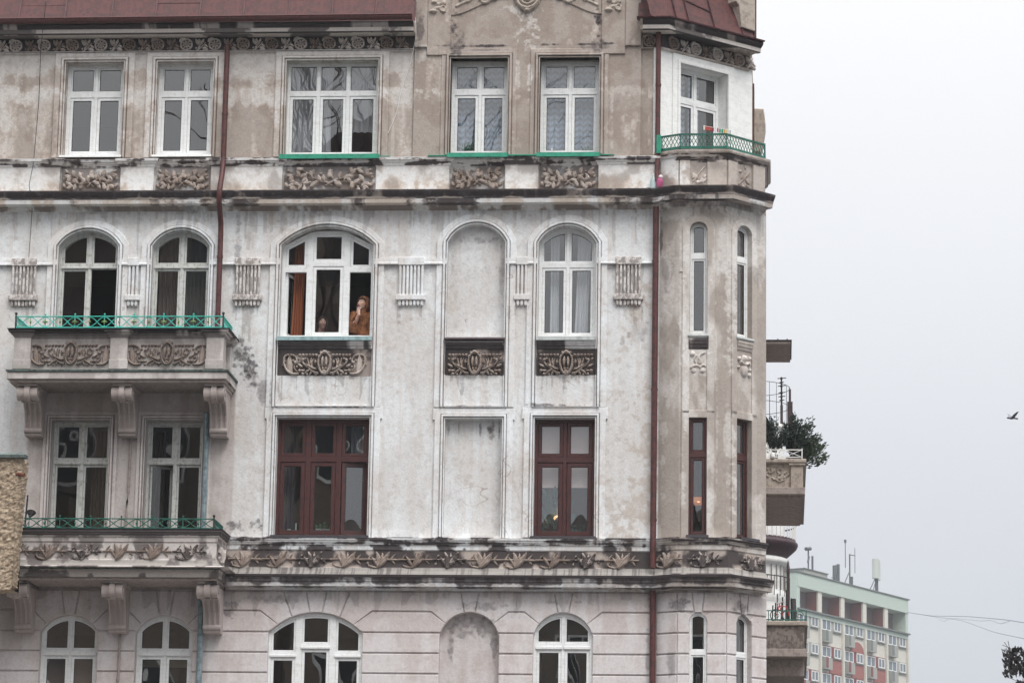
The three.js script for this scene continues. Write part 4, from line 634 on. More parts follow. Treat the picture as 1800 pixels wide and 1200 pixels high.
// ------------------------------------------------------------------ roof, gutters, downpipes
{
  const R = grp('roof', T, 'steep dark red sheet-metal roof with standing seams'), edges = [-0.986, -0.091, 0.770, 1.651, 2.476, 3.298, 4.119, 4.960, 5.767, 6.572, 7.31];
  const slope = 0.42, Z = (y) => 0.28 - (y - 19.80) * slope;
  for (let i = 0; i < edges.length - 1; i++) {
    const a = edges[i], b = edges[i + 1], jo = [20.02 + 0.0, 20.16, 20.02, 20.6, 20.19, 20.5, 20.28, 20.24, 20.7, 20.25][i], cuts = i % 3 === 1 || i > 5 ? [19.78, jo + 0.05, 21.5, 23] : [19.78, 21.2 + 0.2 * (i % 2), 23];
    for (let k = 0; k < cuts.length - 1; k++) { const y0 = cuts[k] + (k ? 0.006 : 0), y1 = cuts[k + 1], g = slab([[a + 0.006, y0], [b - 0.006, y0], [b - 0.006, y1], [a + 0.006, y1]], -0.02, 0.0 + 0.006 * ((i + k) % 2), [], 0.004); const p = g.attributes.position; for (let q = 0; q < p.count; q++) p.setZ(q, p.getZ(q) + Z(p.getY(q))); g.computeVertexNormals(); part('roof_panel', boxUV(g), M.red, R); }
    part('roof_seam', boxUV(bar([b, 19.79, Z(19.79) + 0.012], [b, 23, Z(23) + 0.012], 0.03, 0.022)), M.redDark, R);
  }
  // corner roof
  const ch = segLen(CHAM[0], CHAM[1]), ed = [-0.50, 0.12, 0.42, 1.05, 1.75, 2.05];
  for (let i = 0; i < ed.length - 1; i++) { const a = ed[i], b = ed[i + 1], g = slab([[a + 0.005, 19.78], [b - 0.005, 19.78], [b - 0.005 - 0.02, 23], [a + 0.005, 23]], -0.02, 0.004 * (i % 2), [], 0.004), p = g.attributes.position; for (let q = 0; q < p.count; q++) p.setZ(q, p.getZ(q) + 0.30 - (p.getY(q) - 19.78) * 0.34); g.computeVertexNormals(); part('roof_panel', boxUV(along(g, CHAM[0], CHAM[1])), M.red, R); if (i) part('roof_seam', boxUV(along(bar([a, 19.8, 0.315], [a, 23, 0.30 - 3.2 * 0.34 + 0.012], 0.03, 0.022), CHAM[0], CHAM[1])), M.redDark, R); }
  { const g = slab([[11.42, 19.78], [11.98, 19.78], [11.98, 23], [11.42, 23]], -0.02, 0, [], 0.004), p = g.attributes.position; for (let q = 0; q < p.count; q++) p.setZ(q, p.getZ(q) + 0.26 - (p.getY(q) - 19.78) * 0.34); g.computeVertexNormals(); part('roof_panel', boxUV(g), M.red, R); }
  part('roof_seam', boxUV(along(bar([0.42, 20.32, 0.13], [1.05, 20.2, 0.17], 0.02, 0.02), CHAM[0], CHAM[1])), M.redDark, R);
  part('roof_edge', boxUV(sweep([[0.30, 19.775], [0.46, 19.775], [0.47, 19.80], [0.30, 19.83]], [[11.40, 0], [11.84, 0], [13.41, -1.436]])), M.redDark, R);
  part('roof_pier', boxUV(along(slab([[1.72, 20.02], [2.06, 20.0], [2.06, 23], [1.76, 23], [1.62, 20.75], [1.58, 20.5], [1.66, 20.42]], -0.1, 0.28, [], 0.01), CHAM[0], CHAM[1])), M.greyWall, R, 'bare grey masonry stub beside the corner roof');
  part('roof_flashing', boxUV(along(join([bx(2.07, 2.13, 19.9, 23, -0.3, 0.24), bx(2.0, 2.09, 20.3, 23, -0.5, 0.1)]), CHAM[0], CHAM[1])), M.redPipe, R);
  // half-round gutter with strap hangers
  const G = grp('gutter', T), gut = (x0, x1, y0, y1) => { const pr = []; for (let i = 0; i <= 8; i++) { const a = Math.PI * i / 8; pr.push([0.50 + 0.075 * Math.cos(a), -0.085 * Math.sin(a)]); } for (let i = 8; i >= 0; i--) { const a = Math.PI * i / 8; pr.push([0.50 + 0.068 * Math.cos(a), 0.006 - 0.075 * Math.sin(a)]); } const g = sweep(pr, [[x0, 0], [x1, 0]]), p = g.attributes.position; for (let i = 0; i < p.count; i++) p.setY(i, p.getY(i) + mix(y0, y1, (p.getX(i) - x0) / (x1 - x0))); return g; };
  part('trough', boxUV(gut(-3, 7.30, 19.815, 19.845)), M.red, G);
  part('lip', boxUV(rod([-3, 19.818, 0.575], [7.3, 19.848, 0.575], 0.012, 6)), M.redPipe, G);
  for (const x of [0.006, 0.919, 3.903, 5.496, 6.343]) part('hanger', boxUV(join([bar([x, 19.74, 0.51], [x + 0.03, 19.83, 0.585], 0.025, 0.008), bar([x + 0.03, 19.835, 0.58], [x + 0.05, 19.87, 0.3], 0.025, 0.008)])), M.redPipe, G);
}
function downpipe(name, pts, r, mat, collars) {
  const g = grp(name, T); part('pipe', boxUV(tube(pts, r, 10)), mat, g);
  for (const [x, y, z] of collars) { part('collar', boxUV(rod([x, y - 0.022, z], [x, y + 0.022, z], r + 0.008, 10)), mat, g); part('bracket', boxUV(bx(x - 0.012, x + 0.012, y - 0.008, y + 0.008, 0, z, 0.002)), M.iron, g); }
  return g;
}
downpipe('downpipe', [[3.83, 19.42, 0.13], [3.83, 17.3, 0.13], [3.83, 17.1, 0.15], [3.83, 16.8, 0.28], [3.83, 16.6, 0.42], [3.83, 16.35, 0.42], [3.83, 16.1, 0.22], [3.83, 15.9, 0.13], [3.83, 14.0, 0.13], [3.83, 13.3, 0.13]], 0.05, M.redPipe, [[3.83, 18.1, 0.13], [3.83, 15.4, 0.13], [3.83, 14.3, 0.13]]);
downpipe('downpipe', [[11.79, 19.62, 0.10], [11.785, 17.4, 0.10], [11.78, 17.0, 0.12], [11.775, 16.78, 0.16]], 0.047, M.redPipe, [[11.79, 18.6, 0.1]]);
downpipe('downpipe', [[11.765, 16.30, 0.20], [11.765, 16.0, 0.12], [11.76, 12.9, 0.10], [11.755, 10.45, 0.10], [11.755, 10.2, 0.22], [11.755, 9.72, 0.22]], 0.055, M.redPipe, [[11.76, 12.95, 0.1], [11.76, 15.3, 0.1], [11.76, 10.6, 0.1]]);
downpipe('downpipe', [[11.755, 9.34, 0.14], [11.76, 9.0, 0.11], [11.765, 6.5, 0.11]], 0.055, M.redPipe, [[11.76, 7.6, 0.11]]);

// ------------------------------------------------------------------ balconies of the front
const bUV = (g) => xyUV(g, 1, -9, 6, 6);
function bracketGeo() { // scrolled console, side view in (z, y), y measured down from the slab
  const side = [[0, 0], [0.78, 0], [0.72, -0.16], [0.58, -0.20], [0.47, -0.27], [0.39, -0.36], [0.33, -0.46], [0.30, -0.58], [0.285, -0.68], [0.28, -0.72], [0, -0.72]];
  const ext = (s, x0, x1, b = 0.006) => { const g = slab(s.map(([z, y]) => [-z, y]), x0, x1, [], b); g.rotateY(Math.PI / 2); return g; };
  const grow = (k) => side.map(([z, y]) => [z > 0.01 ? z + k : 0, z > 0.3 && y < -0.2 ? y - k * 0.6 : y]);
  const g = [ext(side, -0.13, 0.13)];
  for (const x of [-0.135, -0.045, 0.045, 0.135]) g.push(ext(grow(0.02), x - 0.017, x + 0.017, 0.008));
  return { body: join(g), scroll: join([rod([-0.185, -0.165, 0.80], [-0.05, -0.165, 0.80], 0.135, 16, 0.12), rod([0.05, -0.165, 0.80], [0.185, -0.165, 0.80], 0.12, 16, 0.135), rod([-0.2, -0.165, 0.80], [0.2, -0.165, 0.80], 0.055, 10), rod([-0.05, -0.165, 0.81], [0.05, -0.165, 0.81], 0.15, 14), bx(-0.175, 0.175, -0.045, 0.0, 0, 0.92, 0.01), rod([-0.15, -0.27, 0.66], [0.15, -0.27, 0.66], 0.035, 8)]), foot: join([rod([-0.16, -0.745, 0.28], [0.16, -0.745, 0.28], 0.05, 10), bx(-0.15, 0.15, -0.84, -0.70, 0, 0.27, 0.015), rod([-0.155, -0.81, 0.25], [0.155, -0.81, 0.25], 0.035, 10)]) };
}
const BR = bracketGeo();
function bracket(x, y, parent) { const g = grp('bracket', parent); for (const [n, k] of [['console', 'body'], ['scroll', 'scroll'], ['foot', 'foot']]) { const q = BR[k].clone(); q.translate(x, y, 0); part(n, bUV(q), M.balc, g); } }
const U = grp('balcony', T, 'stone balcony with carved parapet and turquoise railing'), LB = grp('balcony', T, 'stone balcony with acanthus parapet and dark green railing');
part('floor_slab', bUV(join([bx(0.22, 4.19, 12.955, 13.105, 0, 1.05, 0.01), ])), M.balc, U);
part('soffit', boxUV(bx(0.26, 4.15, 12.90, 12.957, 0, 1.0, 0.01)), M.soffit, U);
part('slab_flashing', boxUV(join([bx(0.20, 4.22, 13.105, 13.125, 0, 1.075, 0.004), bx(0.20, 4.22, 13.09, 13.107, 1.055, 1.075, 0.003), bx(4.195, 4.22, 13.09, 13.107, 0, 1.05, 0.003)])), M.copperEdge, U);
part('parapet', bUV(join([bx(0.45, 3.95, 13.125, 13.77, 0.72, 0.86, 0.004), bx(3.86, 3.99, 13.125, 13.77, 0, 0.75, 0.004), bx(0.40, 0.53, 13.125, 13.77, 0, 0.75, 0.004)])), M.balc, U);
for (const [a, b] of [[0.30, 0.60], [2.045, 2.36], [3.785, 4.095]]) part('parapet_pier', bUV(join([bx(a, b, 13.125, 13.77, 0.66, 0.95, 0.008), bx(a - 0.012, b + 0.012, 13.125, 13.33, 0.66, 0.962, 0.008)])), M.balc, U);
part('parapet_pier', bUV(bx(3.9, 4.095, 13.125, 13.77, 0, 0.14, 0.008)), M.balc, U);
part('coping', bUV(sweep([[-0.15, 13.72], [0, 13.72], [0.015, 13.745], [0.03, 13.765], [0.055, 13.785], [0.06, 13.81], [0.095, 13.825], [0.10, 13.865], [-0.18, 13.885]], [[0.30, 0], [0.30, 0.95], [0.60, 0.95], [0.601, 0.86], [2.044, 0.86], [2.045, 0.95], [2.36, 0.95], [2.361, 0.86], [3.784, 0.86], [3.785, 0.95], [4.095, 0.95], [4.095, 0.60], [4.0, 0.599], [4.0, 0.15], [4.095, 0.149], [4.095, 0]].map((p) => p))), M.balc, U);
part('coping_flashing', boxUV(sweep([[-0.2, 13.87], [0.11, 13.866], [0.115, 13.88], [-0.2, 13.90]], [[0.30, 0], [0.30, 0.96], [4.10, 0.96], [4.10, 0]])), M.darkTin, U);
for (const x of [1.32, 3.07]) { const m = part('carved_panel', cartB, M.stoneGrey, U); m.position.set(x, 13.46, 0.861); }
{ const m = part('carved_panel', relief(0.42, 0.42, [S(-0.1, -0.1, 0.1, 0.0, -0.05, 0.14, 0.03, 0.05), L(0, -0.1, 0.05, 0, 0.1, 0.12, 0.04, 0.05), D(0.05, 0.05, 0.05, 0.05), D(-0.09, 0.05, 0.05, 0.05)], 0.014), M.stoneGrey, U); m.position.set(3.991, 13.46, 0.38); m.rotation.y = Math.PI / 2; }
for (const x of [0.565, 2.28, 3.945]) bracket(x, 12.90, U);
// lower balcony: the string course carried round a slab
part('parapet', bUV(sweep([[0, 9.56], ...lowProf.filter((p) => p[1] > 9.57)], [[-3, 0.86], [4.02, 0.86], [4.02, 0.0]])), M.balc, LB);
part('parapet_core', bUV(join([bx(-3, 4.0, 9.56, 10.26, 0.70, 0.88, 0), bx(3.88, 4.0, 9.56, 10.24, 0, 0.7, 0)])), M.balc, LB);
part('floor_slab', bUV(join([bx(-3, 4.17, 9.405, 9.562, 0, 1.05, 0.01), ])), M.balc, LB);
part('soffit', boxUV(bx(-3, 4.12, 9.36, 9.407, 0, 1.0, 0.008)), M.soffit, LB);
part('slab_flashing', boxUV(join([bx(-3, 4.19, 9.562, 9.578, 0, 1.07, 0.004), bx(-3, 4.19, 9.545, 9.564, 1.053, 1.07, 0.003)])), M.copperEdge, LB);
part('coping_flashing', boxUV(sweep([[-0.2, 10.262], [0.19, 10.252], [0.195, 10.265], [-0.2, 10.285]], [[-3, 0.86], [4.02, 0.86], [4.02, 0]])), M.darkTin, LB);
for (let i = 0; i < 7; i++) { const m = part('acanthus_relief', acanthi[i % 4], i % 3 ? M.stoneGrey : M.stoneGrime, LB); m.position.set(3.62 - i * 0.625, 9.875, 0.941); }
{ const m = part('acanthus_relief', acanthi[1], M.stone, LB); m.position.set(4.101, 9.875, 0.45); m.rotation.y = Math.PI / 2; }
for (const x of [0.55, 2.255, 3.95]) bracket(x, 9.36, LB);

// wrought railings of interlaced curves
function railing(parent, x0, x1, zf, y0, y1, mat, per, posts, sprigs, r = 0.011) {
  const g = grp('railing', parent), ym = (y0 + y1) / 2, am = (y1 - y0) / 2 - 0.02;
  part('top_rail', boxUV(join([bx(x0, x1, y1 - 0.018, y1, zf - 0.012, zf + 0.012, 0.003), bx(x1 - 0.012, x1 + 0.012, y1 - 0.018, y1, 0, zf, 0.003), bx(x0 - 0.012, x0 + 0.012, y1 - 0.018, y1, 0, zf, 0.003)])), mat, g);
  part('bottom_rail', boxUV(join([bx(x0, x1, y0, y0 + 0.018, zf - 0.012, zf + 0.012, 0.003), bx(x1 - 0.012, x1 + 0.012, y0, y0 + 0.018, 0, zf, 0.003), bx(x0 - 0.012, x0 + 0.012, y0, y0 + 0.018, 0, zf, 0.003)])), mat, g);
  const n = Math.round((x1 - x0) / per);
  for (let i = 0; i < n; i++) {
    for (const s of [-1, 1]) { const pts = []; for (let k = 0; k <= 10; k++) { const x = x0 + (i + k / 10) * (x1 - x0) / n; pts.push([x, ym + s * am * Math.cos(2 * Math.PI * k / 10), zf]); } part('scroll_bar', boxUV(tube(pts, r * 0.75, 5, 16)), mat, g); }
    const cx = x0 + (i) * (x1 - x0) / n;
    if (i) { part('baluster', boxUV(join([bar([cx, y0, zf], [cx, y1 + 0.025, zf], 0.014, 0.014), ball(cx, y1 + 0.03, zf, 0.018)])), posts, g); if (sprigs) part('rosette', boxUV(join([ball(cx, ym, zf + 0.012, 0.035, 1.5, 0.55, 0.5), ball(cx, ym, zf + 0.012, 0.032, 0.5, 1.5, 0.5)])), sprigs, g); }
    const c2 = cx + (x1 - x0) / n / 2; part('baluster', boxUV(join([bar([c2, y0, zf], [c2, y1, zf], 0.009, 0.009), ball(c2, ym, zf, 0.02, 0.9, 1.5, 0.8)])), sprigs || posts, g);
  }
  for (const x of [x0, x1]) part('corner_post', boxUV(join([bar([x, y0 - 0.03, zf], [x, y1 + 0.03, zf], 0.026, 0.026), ball(x, y1 + 0.045, zf, 0.026)])), M.iron, g);
  for (const x of [x0, x1]) { const m2 = 4; for (let i = 0; i < m2; i++) for (const s of [-1, 1]) { const pts = []; for (let k = 0; k <= 6; k++) pts.push([x, ym + s * am * Math.cos(Math.PI * k / 6 * 2), (i + k / 6) * zf / m2]); part('scroll_bar', boxUV(tube(pts, r * 0.7, 5, 10)), mat, g); } }
}
railing(U, 0.31, 4.075, 0.95, 13.905, 14.125, M.turq, 0.52, M.turq, M.sprig);
railing(LB, -2.6, 4.03, 0.92, 10.285, 10.47, M.dgreen, 0.55, M.dgreen, null, 0.012);
// drain and waste pipes under the balconies
downpipe('drainpipe', [[3.70, 12.5, 0.25], [3.70, 12.2, 0.13], [3.70, 11.0, 0.12], [3.70, 9.6, 0.12]], 0.048, M.bluePipe, [[3.70, 11.1, 0.12]]);
downpipe('drainpipe', [[3.72, 9.15, 0.28], [3.72, 8.85, 0.13], [3.72, 6.5, 0.13]], 0.055, M.bluePipe, [[3.72, 8.75, 0.13], [3.72, 7.4, 0.13]]);
downpipe('drainpipe', [[2.31, 12.15, 0.05], [2.30, 10.9, 0.05], [2.28, 10.88, 0.05], [2.28, 9.6, 0.05]], 0.022, M.soffit, [[2.30, 11.2, 0.05]]);
downpipe('drainpipe', [[2.26, 8.6, 0.06], [2.25, 6.5, 0.06]], 0.022, M.soffit, [[2.25, 7.7, 0.06]]);

// ------------------------------------------------------------------ parapet balcony on top of the bay
{
  const P = grp('bay_balcony', T, 'small bay-top balcony with a green lattice railing'), path = [[11.70, 0.0], [11.86, 0.0], [12.19, 0.17], [13.04, 0.17], [13.70, -0.52], [13.70, -2.0]], wallP = path;
  part('parapet', xyUV(sweep([[-0.12, 16.60], [0, 16.60], [0, 17.24], [-0.12, 17.24]], wallP)), M.trim, P);
  const pier = (a, b, s0, s1) => part('parapet_pier', xyUV(along(bx(s0, s1, 16.62, 17.19, -0.05, 0.05, 0.006), a, b)), M.trim, P);
  const a = path[1], b = path[2], c = path[3], d = path[4];
  pier(b, c, 0.0, 0.19); pier(b, c, 0.50, 0.848); pier(c, d, 0.002, 0.24); pier(c, d, 0.64, segLen(c, d) - 0.002); pier(a, b, 0.0, segLen(a, b) - 0.003);
  part('coping', xyUV(sweep([[-0.16, 17.19], [0.04, 17.19], [0.055, 17.21], [0.075, 17.225], [0.08, 17.26], [0.11, 17.275], [0.125, 17.30], [0.13, 17.335], [-0.16, 17.35]], [[11.72, 0.0], ...path.slice(1)])), M.trim, P);
  part('floor', boxUV(slab([[11.9, -0.1], [13.55, -1.6], [13.6, -0.5], [13.0, 0.1], [12.2, 0.1]], 0, 0.05).rotateX(Math.PI / 2).translate(0, 16.75, 0)), M.concrete, P);
  const fl = (w, seed) => { const r = rng(seed), p = []; for (let i = 0; i < 9; i++) { const x = (r() - 0.5) * (w - 0.1), y = (r() - 0.5) * 0.34, q = r() * 6.28, l = 0.06 + r() * 0.05; p.push(L(x, y, x + l * 0.6 * Math.cos(q + 0.4), y + l * 0.6 * Math.sin(q + 0.4), x + l * Math.cos(q), y + l * Math.sin(q), 0.03, 0.03)); } p.push(S(-w / 2 + 0.05, -0.15, 0, -0.02, w / 2 - 0.05, 0.12, 0.014, 0.03)); return relief(w, 0.46, p, 0.011); };
  for (const [p0, p1, s, w, m] of [[b, c, 0.345, 0.30, M.stone], [c, d, 0.44, 0.38, M.stoneDim]]) { const t = Math.atan2(-(p1[1] - p0[1]), p1[0] - p0[0]), q = part('carved_panel', fl(w, 5 + w * 100), m, P); q.position.set(p0[0] + s * Math.cos(t), 16.92, p0[1] - s * Math.sin(t)); q.rotation.y = t; }
  // lattice railing
  const rp = [[11.81, 0.06], [11.86, 0.075], [12.20, 0.25], [13.03, 0.25], [13.72, -0.50], [13.72, -1.4]], R = grp('railing', T, 'bright green lattice railing of the bay-top balcony'), y0 = 17.375, y1 = 17.63;
  part('top_rail', boxUV(sweep([[-0.015, y1 - 0.02], [0.015, y1 - 0.02], [0.015, y1 + 0.012], [-0.015, y1 + 0.012]], rp)), M.greenRail, R);
  part('bottom_rail', boxUV(sweep([[-0.015, y0 - 0.02], [0.02, y0 - 0.02], [0.02, y0 + 0.025], [-0.015, y0 + 0.025]], rp)), M.greenRail, R);
  for (let i = 1; i < rp.length - 1; i++) {
    const A = rp[i], B = rp[i + 1], l = segLen(A, B), n = Math.max(2, Math.round(l / 0.072)), g = [];
    for (let k = -2; k < n; k++) for (const s of [0, 1]) {
      const u0 = clamp(k / n), u1 = clamp((k + 2) / n), h0 = clamp((u0 * n - k) / 2), h1 = clamp((u1 * n - k) / 2), ya = mix(y0, y1, s ? 1 - h0 : h0), yb = mix(y0, y1, s ? 1 - h1 : h1); if (u1 - u0 < 0.004) continue;
      g.push(bar([mix(A[0], B[0], u0), ya, mix(A[1], B[1], u0) + s * 0.005], [mix(A[0], B[0], u1), yb, mix(A[1], B[1], u1) + s * 0.005], 0.005, 0.011));
    }
    part('lattice', boxUV(join(g)), M.greenRail, R);
    part('post', boxUV(bar([A[0], y0 - 0.03, A[1]], [A[0], y1 + 0.01, A[1]], 0.02, 0.02)), M.greenRail, R);
  }
  part('end_plate', boxUV(bx(11.765, 11.85, 17.30, 17.64, 0.16, 0.175, 0.003)), M.green, R);
  part('post', boxUV(bar([13.72, y0 - 0.08, -0.5], [13.72, y1 + 0.02, -0.5], 0.03, 0.03)), M.greenRail, R);
}

// ------------------------------------------------------------------ side front seen end-on: balconies, canopy, console
{
  const S1 = grp('side_balcony', T, 'side balcony with white railing and carved end panel'), wx = 13.3;
  part('floor_slab', boxUV(join([bx(wx, 14.52, 12.88, 13.03, -15.2, -11.0, 0.01), bx(wx, 14.44, 12.82, 12.885, -15.0, -11.2, 0.01)])), M.soffit, S1);
  part('parapet', boxUV(join([bx(wx, 14.42, 13.03, 13.55, -11.22, -11.1, 0.006), bx(14.30, 14.42, 13.03, 13.55, -15.1, -11.2, 0.006)])), M.greyWall, S1);
  part('parapet_pier', boxUV(bx(14.22, 14.48, 13.03, 13.55, -11.25, -11.04, 0.008)), M.greyWall, S1);
  part('coping', boxUV(join([bx(wx, 14.55, 13.55, 13.64, -11.3, -10.98, 0.02), bx(14.2, 14.55, 13.55, 13.64, -15.2, -11.0, 0.02), bx(14.18, 14.53, 13.50, 13.552, -11.28, -11.0, 0.01)])), M.greyWall, S1);
  const r = rng(41), pr = []; for (let i = 0; i < 22; i++) { const x = (r() - 0.5) * 0.6, y = (r() - 0.5) * 0.3, q = r() * 6.28; pr.push(i % 3 ? L(x, y, x + 0.05 * Math.cos(q), y + 0.05 * Math.sin(q + 0.5), x + 0.09 * Math.cos(q), y + 0.09 * Math.sin(q), 0.025, 0.04) : O(x, y, 0.05, 0.016, 0.04)); }
  const m = part('carved_panel', relief(0.72, 0.42, pr, 0.014), M.greyWall, S1); m.position.set(13.86, 13.29, -11.1);
  const R = grp('railing', T, 'white lattice railing of the side balcony'), rg = [];
  for (const y of [13.69, 13.85]) rg.push(bar([wx, y, -11.1], [14.46, y, -11.1], 0.02, 0.02), bar([14.46, y, -11.1], [14.46, y, -15.1], 0.02, 0.02));
  part('rail', boxUV(join(rg)), M.white, R); for (let x = 13.32; x < 14.4; x += 0.38) { part('cross_bar', boxUV(join([bar([x, 13.69, -11.1], [x + 0.38, 13.85, -11.1], 0.012, 0.012), bar([x, 13.85, -11.09], [x + 0.38, 13.69, -11.09], 0.012, 0.012)])), M.white, R); part('post', boxUV(bar([x, 13.62, -11.1], [x, 13.87, -11.1], 0.018, 0.018)), M.white, R); }
  part('post', boxUV(bar([14.46, 13.62, -11.1], [14.46, 13.88, -11.1], 0.024, 0.024)), M.white, R);
  const S4 = grp('side_canopy', T, 'dark slab of a higher balcony seen from below');
  part('slab', boxUV(join([bx(wx, 14.22, 16.33, 16.40, -14.0, -12.0, 0.01)])), M.soffit, S4); part('edge_flashing', boxUV(bx(wx, 14.25, 16.40, 16.42, -14.05, -11.96, 0.005)), M.darkTin, S4);
  for (const x of [13.95, 14.15]) part('fixing', boxUV(rod([x, 16.415, -12.05], [x, 16.455, -12.05], 0.015)), M.iron, S4);
  const S2 = grp('side_balcony', T, 'dark lower side balcony with green scroll railing');
  part('floor_slab', boxUV(join([bx(wx, 14.56, 9.45, 9.62, -15.2, -11.0, 0.01), bx(wx, 14.50, 9.10, 9.452, -15.0, -11.5, 0.01)])), M.soffit, S2);
  part('parapet', boxUV(join([bx(wx, 14.50, 9.62, 10.10, -11.2, -11.05, 0.01), bx(14.38, 14.50, 9.62, 10.10, -15.1, -11.2, 0.01)])), M.sootyStone, S2);
  part('coping', boxUV(bx(wx, 14.57, 10.10, 10.20, -15.2, -10.99, 0.02)), M.greyWall, S2);
  const Q = grp('railing', T, 'green wrought railing with a scroll on the lower side balcony');
  part('rail', boxUV(join([bar([wx, 10.23, -11.05], [14.54, 10.23, -11.05], 0.02, 0.025), bar([wx, 10.42, -11.05], [14.54, 10.42, -11.05], 0.02, 0.02), bar([14.54, 10.23, -11.05], [14.54, 10.23, -15], 0.02, 0.025), bar([14.54, 10.42, -11.05], [14.54, 10.42, -15], 0.02, 0.02)])), M.dgreen, Q);
  for (const x of [13.4, 13.75, 14.1, 14.26, 14.54]) part('post', boxUV(bar([x, 10.2, -11.05], [x, 10.43, -11.05], 0.016, 0.016)), M.dgreen, Q);
  for (const x of [13.93, 14.40]) { const pts = []; for (let k = 0; k <= 16; k++) { const a = k / 16 * 9, rr = 0.085 * (1 - k / 22); pts.push([x + rr * Math.cos(a), 10.325 + rr * Math.sin(a), -11.05]); } part('scroll_bar', boxUV(tube(pts, 0.007, 5, 28)), M.dgreen, Q); }
  part('side_console', boxUV(slab([[13.2, 18.45], [13.62, 18.45], [13.66, 18.6], [13.69, 18.8], [13.72, 19.0], [13.70, 19.2], [13.68, 19.32], [13.2, 19.34]], -4.6, -4.0, [], 0.02)), M.greyWall, T);
  part('side_pilaster', boxUV(join([bx(13.4, 13.515, 17.4, 19.3, -2.8, -2.2, 0.01)])), M.redPipe, T);
}

// ------------------------------------------------------------------ curtains, plants, lamps and people at the windows
const cloth = (c, t = 0.35, o = {}) => new THREE.MeshPhysicalMaterial({ color: c, roughness: 1, transmission: t, thickness: 0, side: THREE.DoubleSide, ...o });
function drape(x0, x1, y0, y1, z, folds, amp, gather = 0, skew = 0) {
  const g = new THREE.PlaneGeometry(1, 1, folds * 8, 10), p = g.attributes.position, w = x1 - x0;
  for (let i = 0; i < p.count; i++) { const u = p.getX(i) + 0.5, v = p.getY(i) + 0.5, k = 1 - gather * Math.sin(Math.PI * (1 - v) * 0.9); const x = x0 + w * (0.5 + (u - 0.5) * k) + skew * (1 - v); p.setXYZ(i, x, mix(y0, y1, v), z + amp * Math.sin(u * folds * 6.283 + v * 0.8) * (0.6 + 0.4 * (1 - v)) + 0.3 * amp * Math.sin(u * folds * 15 + 1)); }
  const uv = g.attributes.uv; for (let i = 0; i < uv.count; i++) uv.setXY(i, uv.getX(i) * w * 1.3, uv.getY(i) * (y1 - y0)); g.computeVertexNormals(); return g;
}
const sheer = cloth(0xd3d8de, 0.4), lace = (() => {
  const t = canvasTex(256, 256, (u, v) => { const s = Math.sin(u * 6.283 * 5), r = Math.abs(((v * 9 + 0.16 * Math.cos(u * 6.283 * 5)) % 1) - 0.5), d = Math.abs(((u * 20) % 1) - 0.5), k = 0.62 + 0.22 * sst(0.12, 0.34, r) * (0.55 + 0.45 * s * s) + 0.1 * d; return [168 * k + 36, 188 * k + 38, 214 * k + 38]; });
  return cloth(0xffffff, 0.25, { map: t });
})();
const cur = (n, g, m, label) => solo(n, g, m, label, 'curtain');
cur('net_curtain', drape(8.0, 9.02, 17.38, 19.2, -0.42, 9, 0.018), lace, 'lace net curtain filling the top window left of the pair under the gable');
cur('net_curtain', drape(9.63, 10.70, 17.38, 19.2, -0.42, 9, 0.018), lace, 'lace net curtain filling the top window right of the pair under the gable');
cur('sheer_curtain', drape(4.95, 5.75, 17.36, 19.2, -0.46, 7, 0.03, 0.1), sheer, 'sheer white curtain in the left part of the top three-bay window');
cur('sheer_curtain', drape(5.9, 6.62, 17.9, 19.2, -0.47, 6, 0.03), sheer, 'short sheer white curtain in the right part of the top three-bay window');
cur('sheer_curtain', drape(9.83, 10.0, 13.97, 16.05, -0.42, 3, 0.03, 0.1), cloth(0xdfe4e8, 0.2), 'white drape in the left half of the arched window nearest the bay');
cur('sheer_curtain', drape(10.33, 10.58, 13.97, 16.05, -0.42, 4, 0.03, 0.12, -0.06), cloth(0xdfe4e8, 0.2), 'white drape in the right half of the arched window nearest the bay');
cur('brown_curtain', drape(5.13, 5.36, 13.90, 15.75, -0.40, 4, 0.03, 0.18, -0.05), cloth(0xa1603f, 0.08), 'rust brown curtain at the left edge of the open arched window');
cur('brown_curtain', drape(2.62, 3.05, 13.12, 15.9, -0.45, 6, 0.02), cloth(0x7e6f70, 0.2), 'dull mauve curtain behind the third-floor casement beside the downpipe');
cur('grey_curtain', drape(3.12, 3.58, 13.12, 15.9, -0.46, 6, 0.02), cloth(0x6f7073, 0.2), 'grey curtain in the right leaf of the third-floor casement beside the downpipe');
cur('grey_curtain', drape(6.25, 6.56, 11.8, 12.5, -0.46, 4, 0.03), cloth(0x9aa0aa, 0.3), 'grey gathered curtain in the upper right light of the brown three-bay window');
cur('grey_curtain', drape(5.02, 5.25, 10.4, 12.5, -0.5, 3, 0.02), cloth(0x5c5c66, 0.3), 'dark grey curtain at the left of the brown three-bay window');
cur('brown_curtain', drape(1.5, 1.85, 9.7, 12.3, -0.5, 5, 0.03), cloth(0x6a564c, 0.2), 'dark brown curtain behind the second-floor balcony door left of the drainpipe');
cur('brown_curtain', drape(2.62, 2.82, 9.7, 12.3, -0.7, 3, 0.03), cloth(0x5e4d46, 0.2), 'dark brown curtain behind the casement left ajar above the lower balcony');
cur('roller_blind', bx(0.86, 1.8, 7.0, 8.12, -0.42, -0.415, 0), cloth(0x998a80, 0.2), 'beige roller blind in the lowest window at the left');
cur('roller_blind', bx(2.6, 3.5, 7.98, 8.12, -0.42, -0.415, 0), cloth(0xa79f8c, 0.2), 'half-raised beige blind in the lowest window left of the drainpipe');
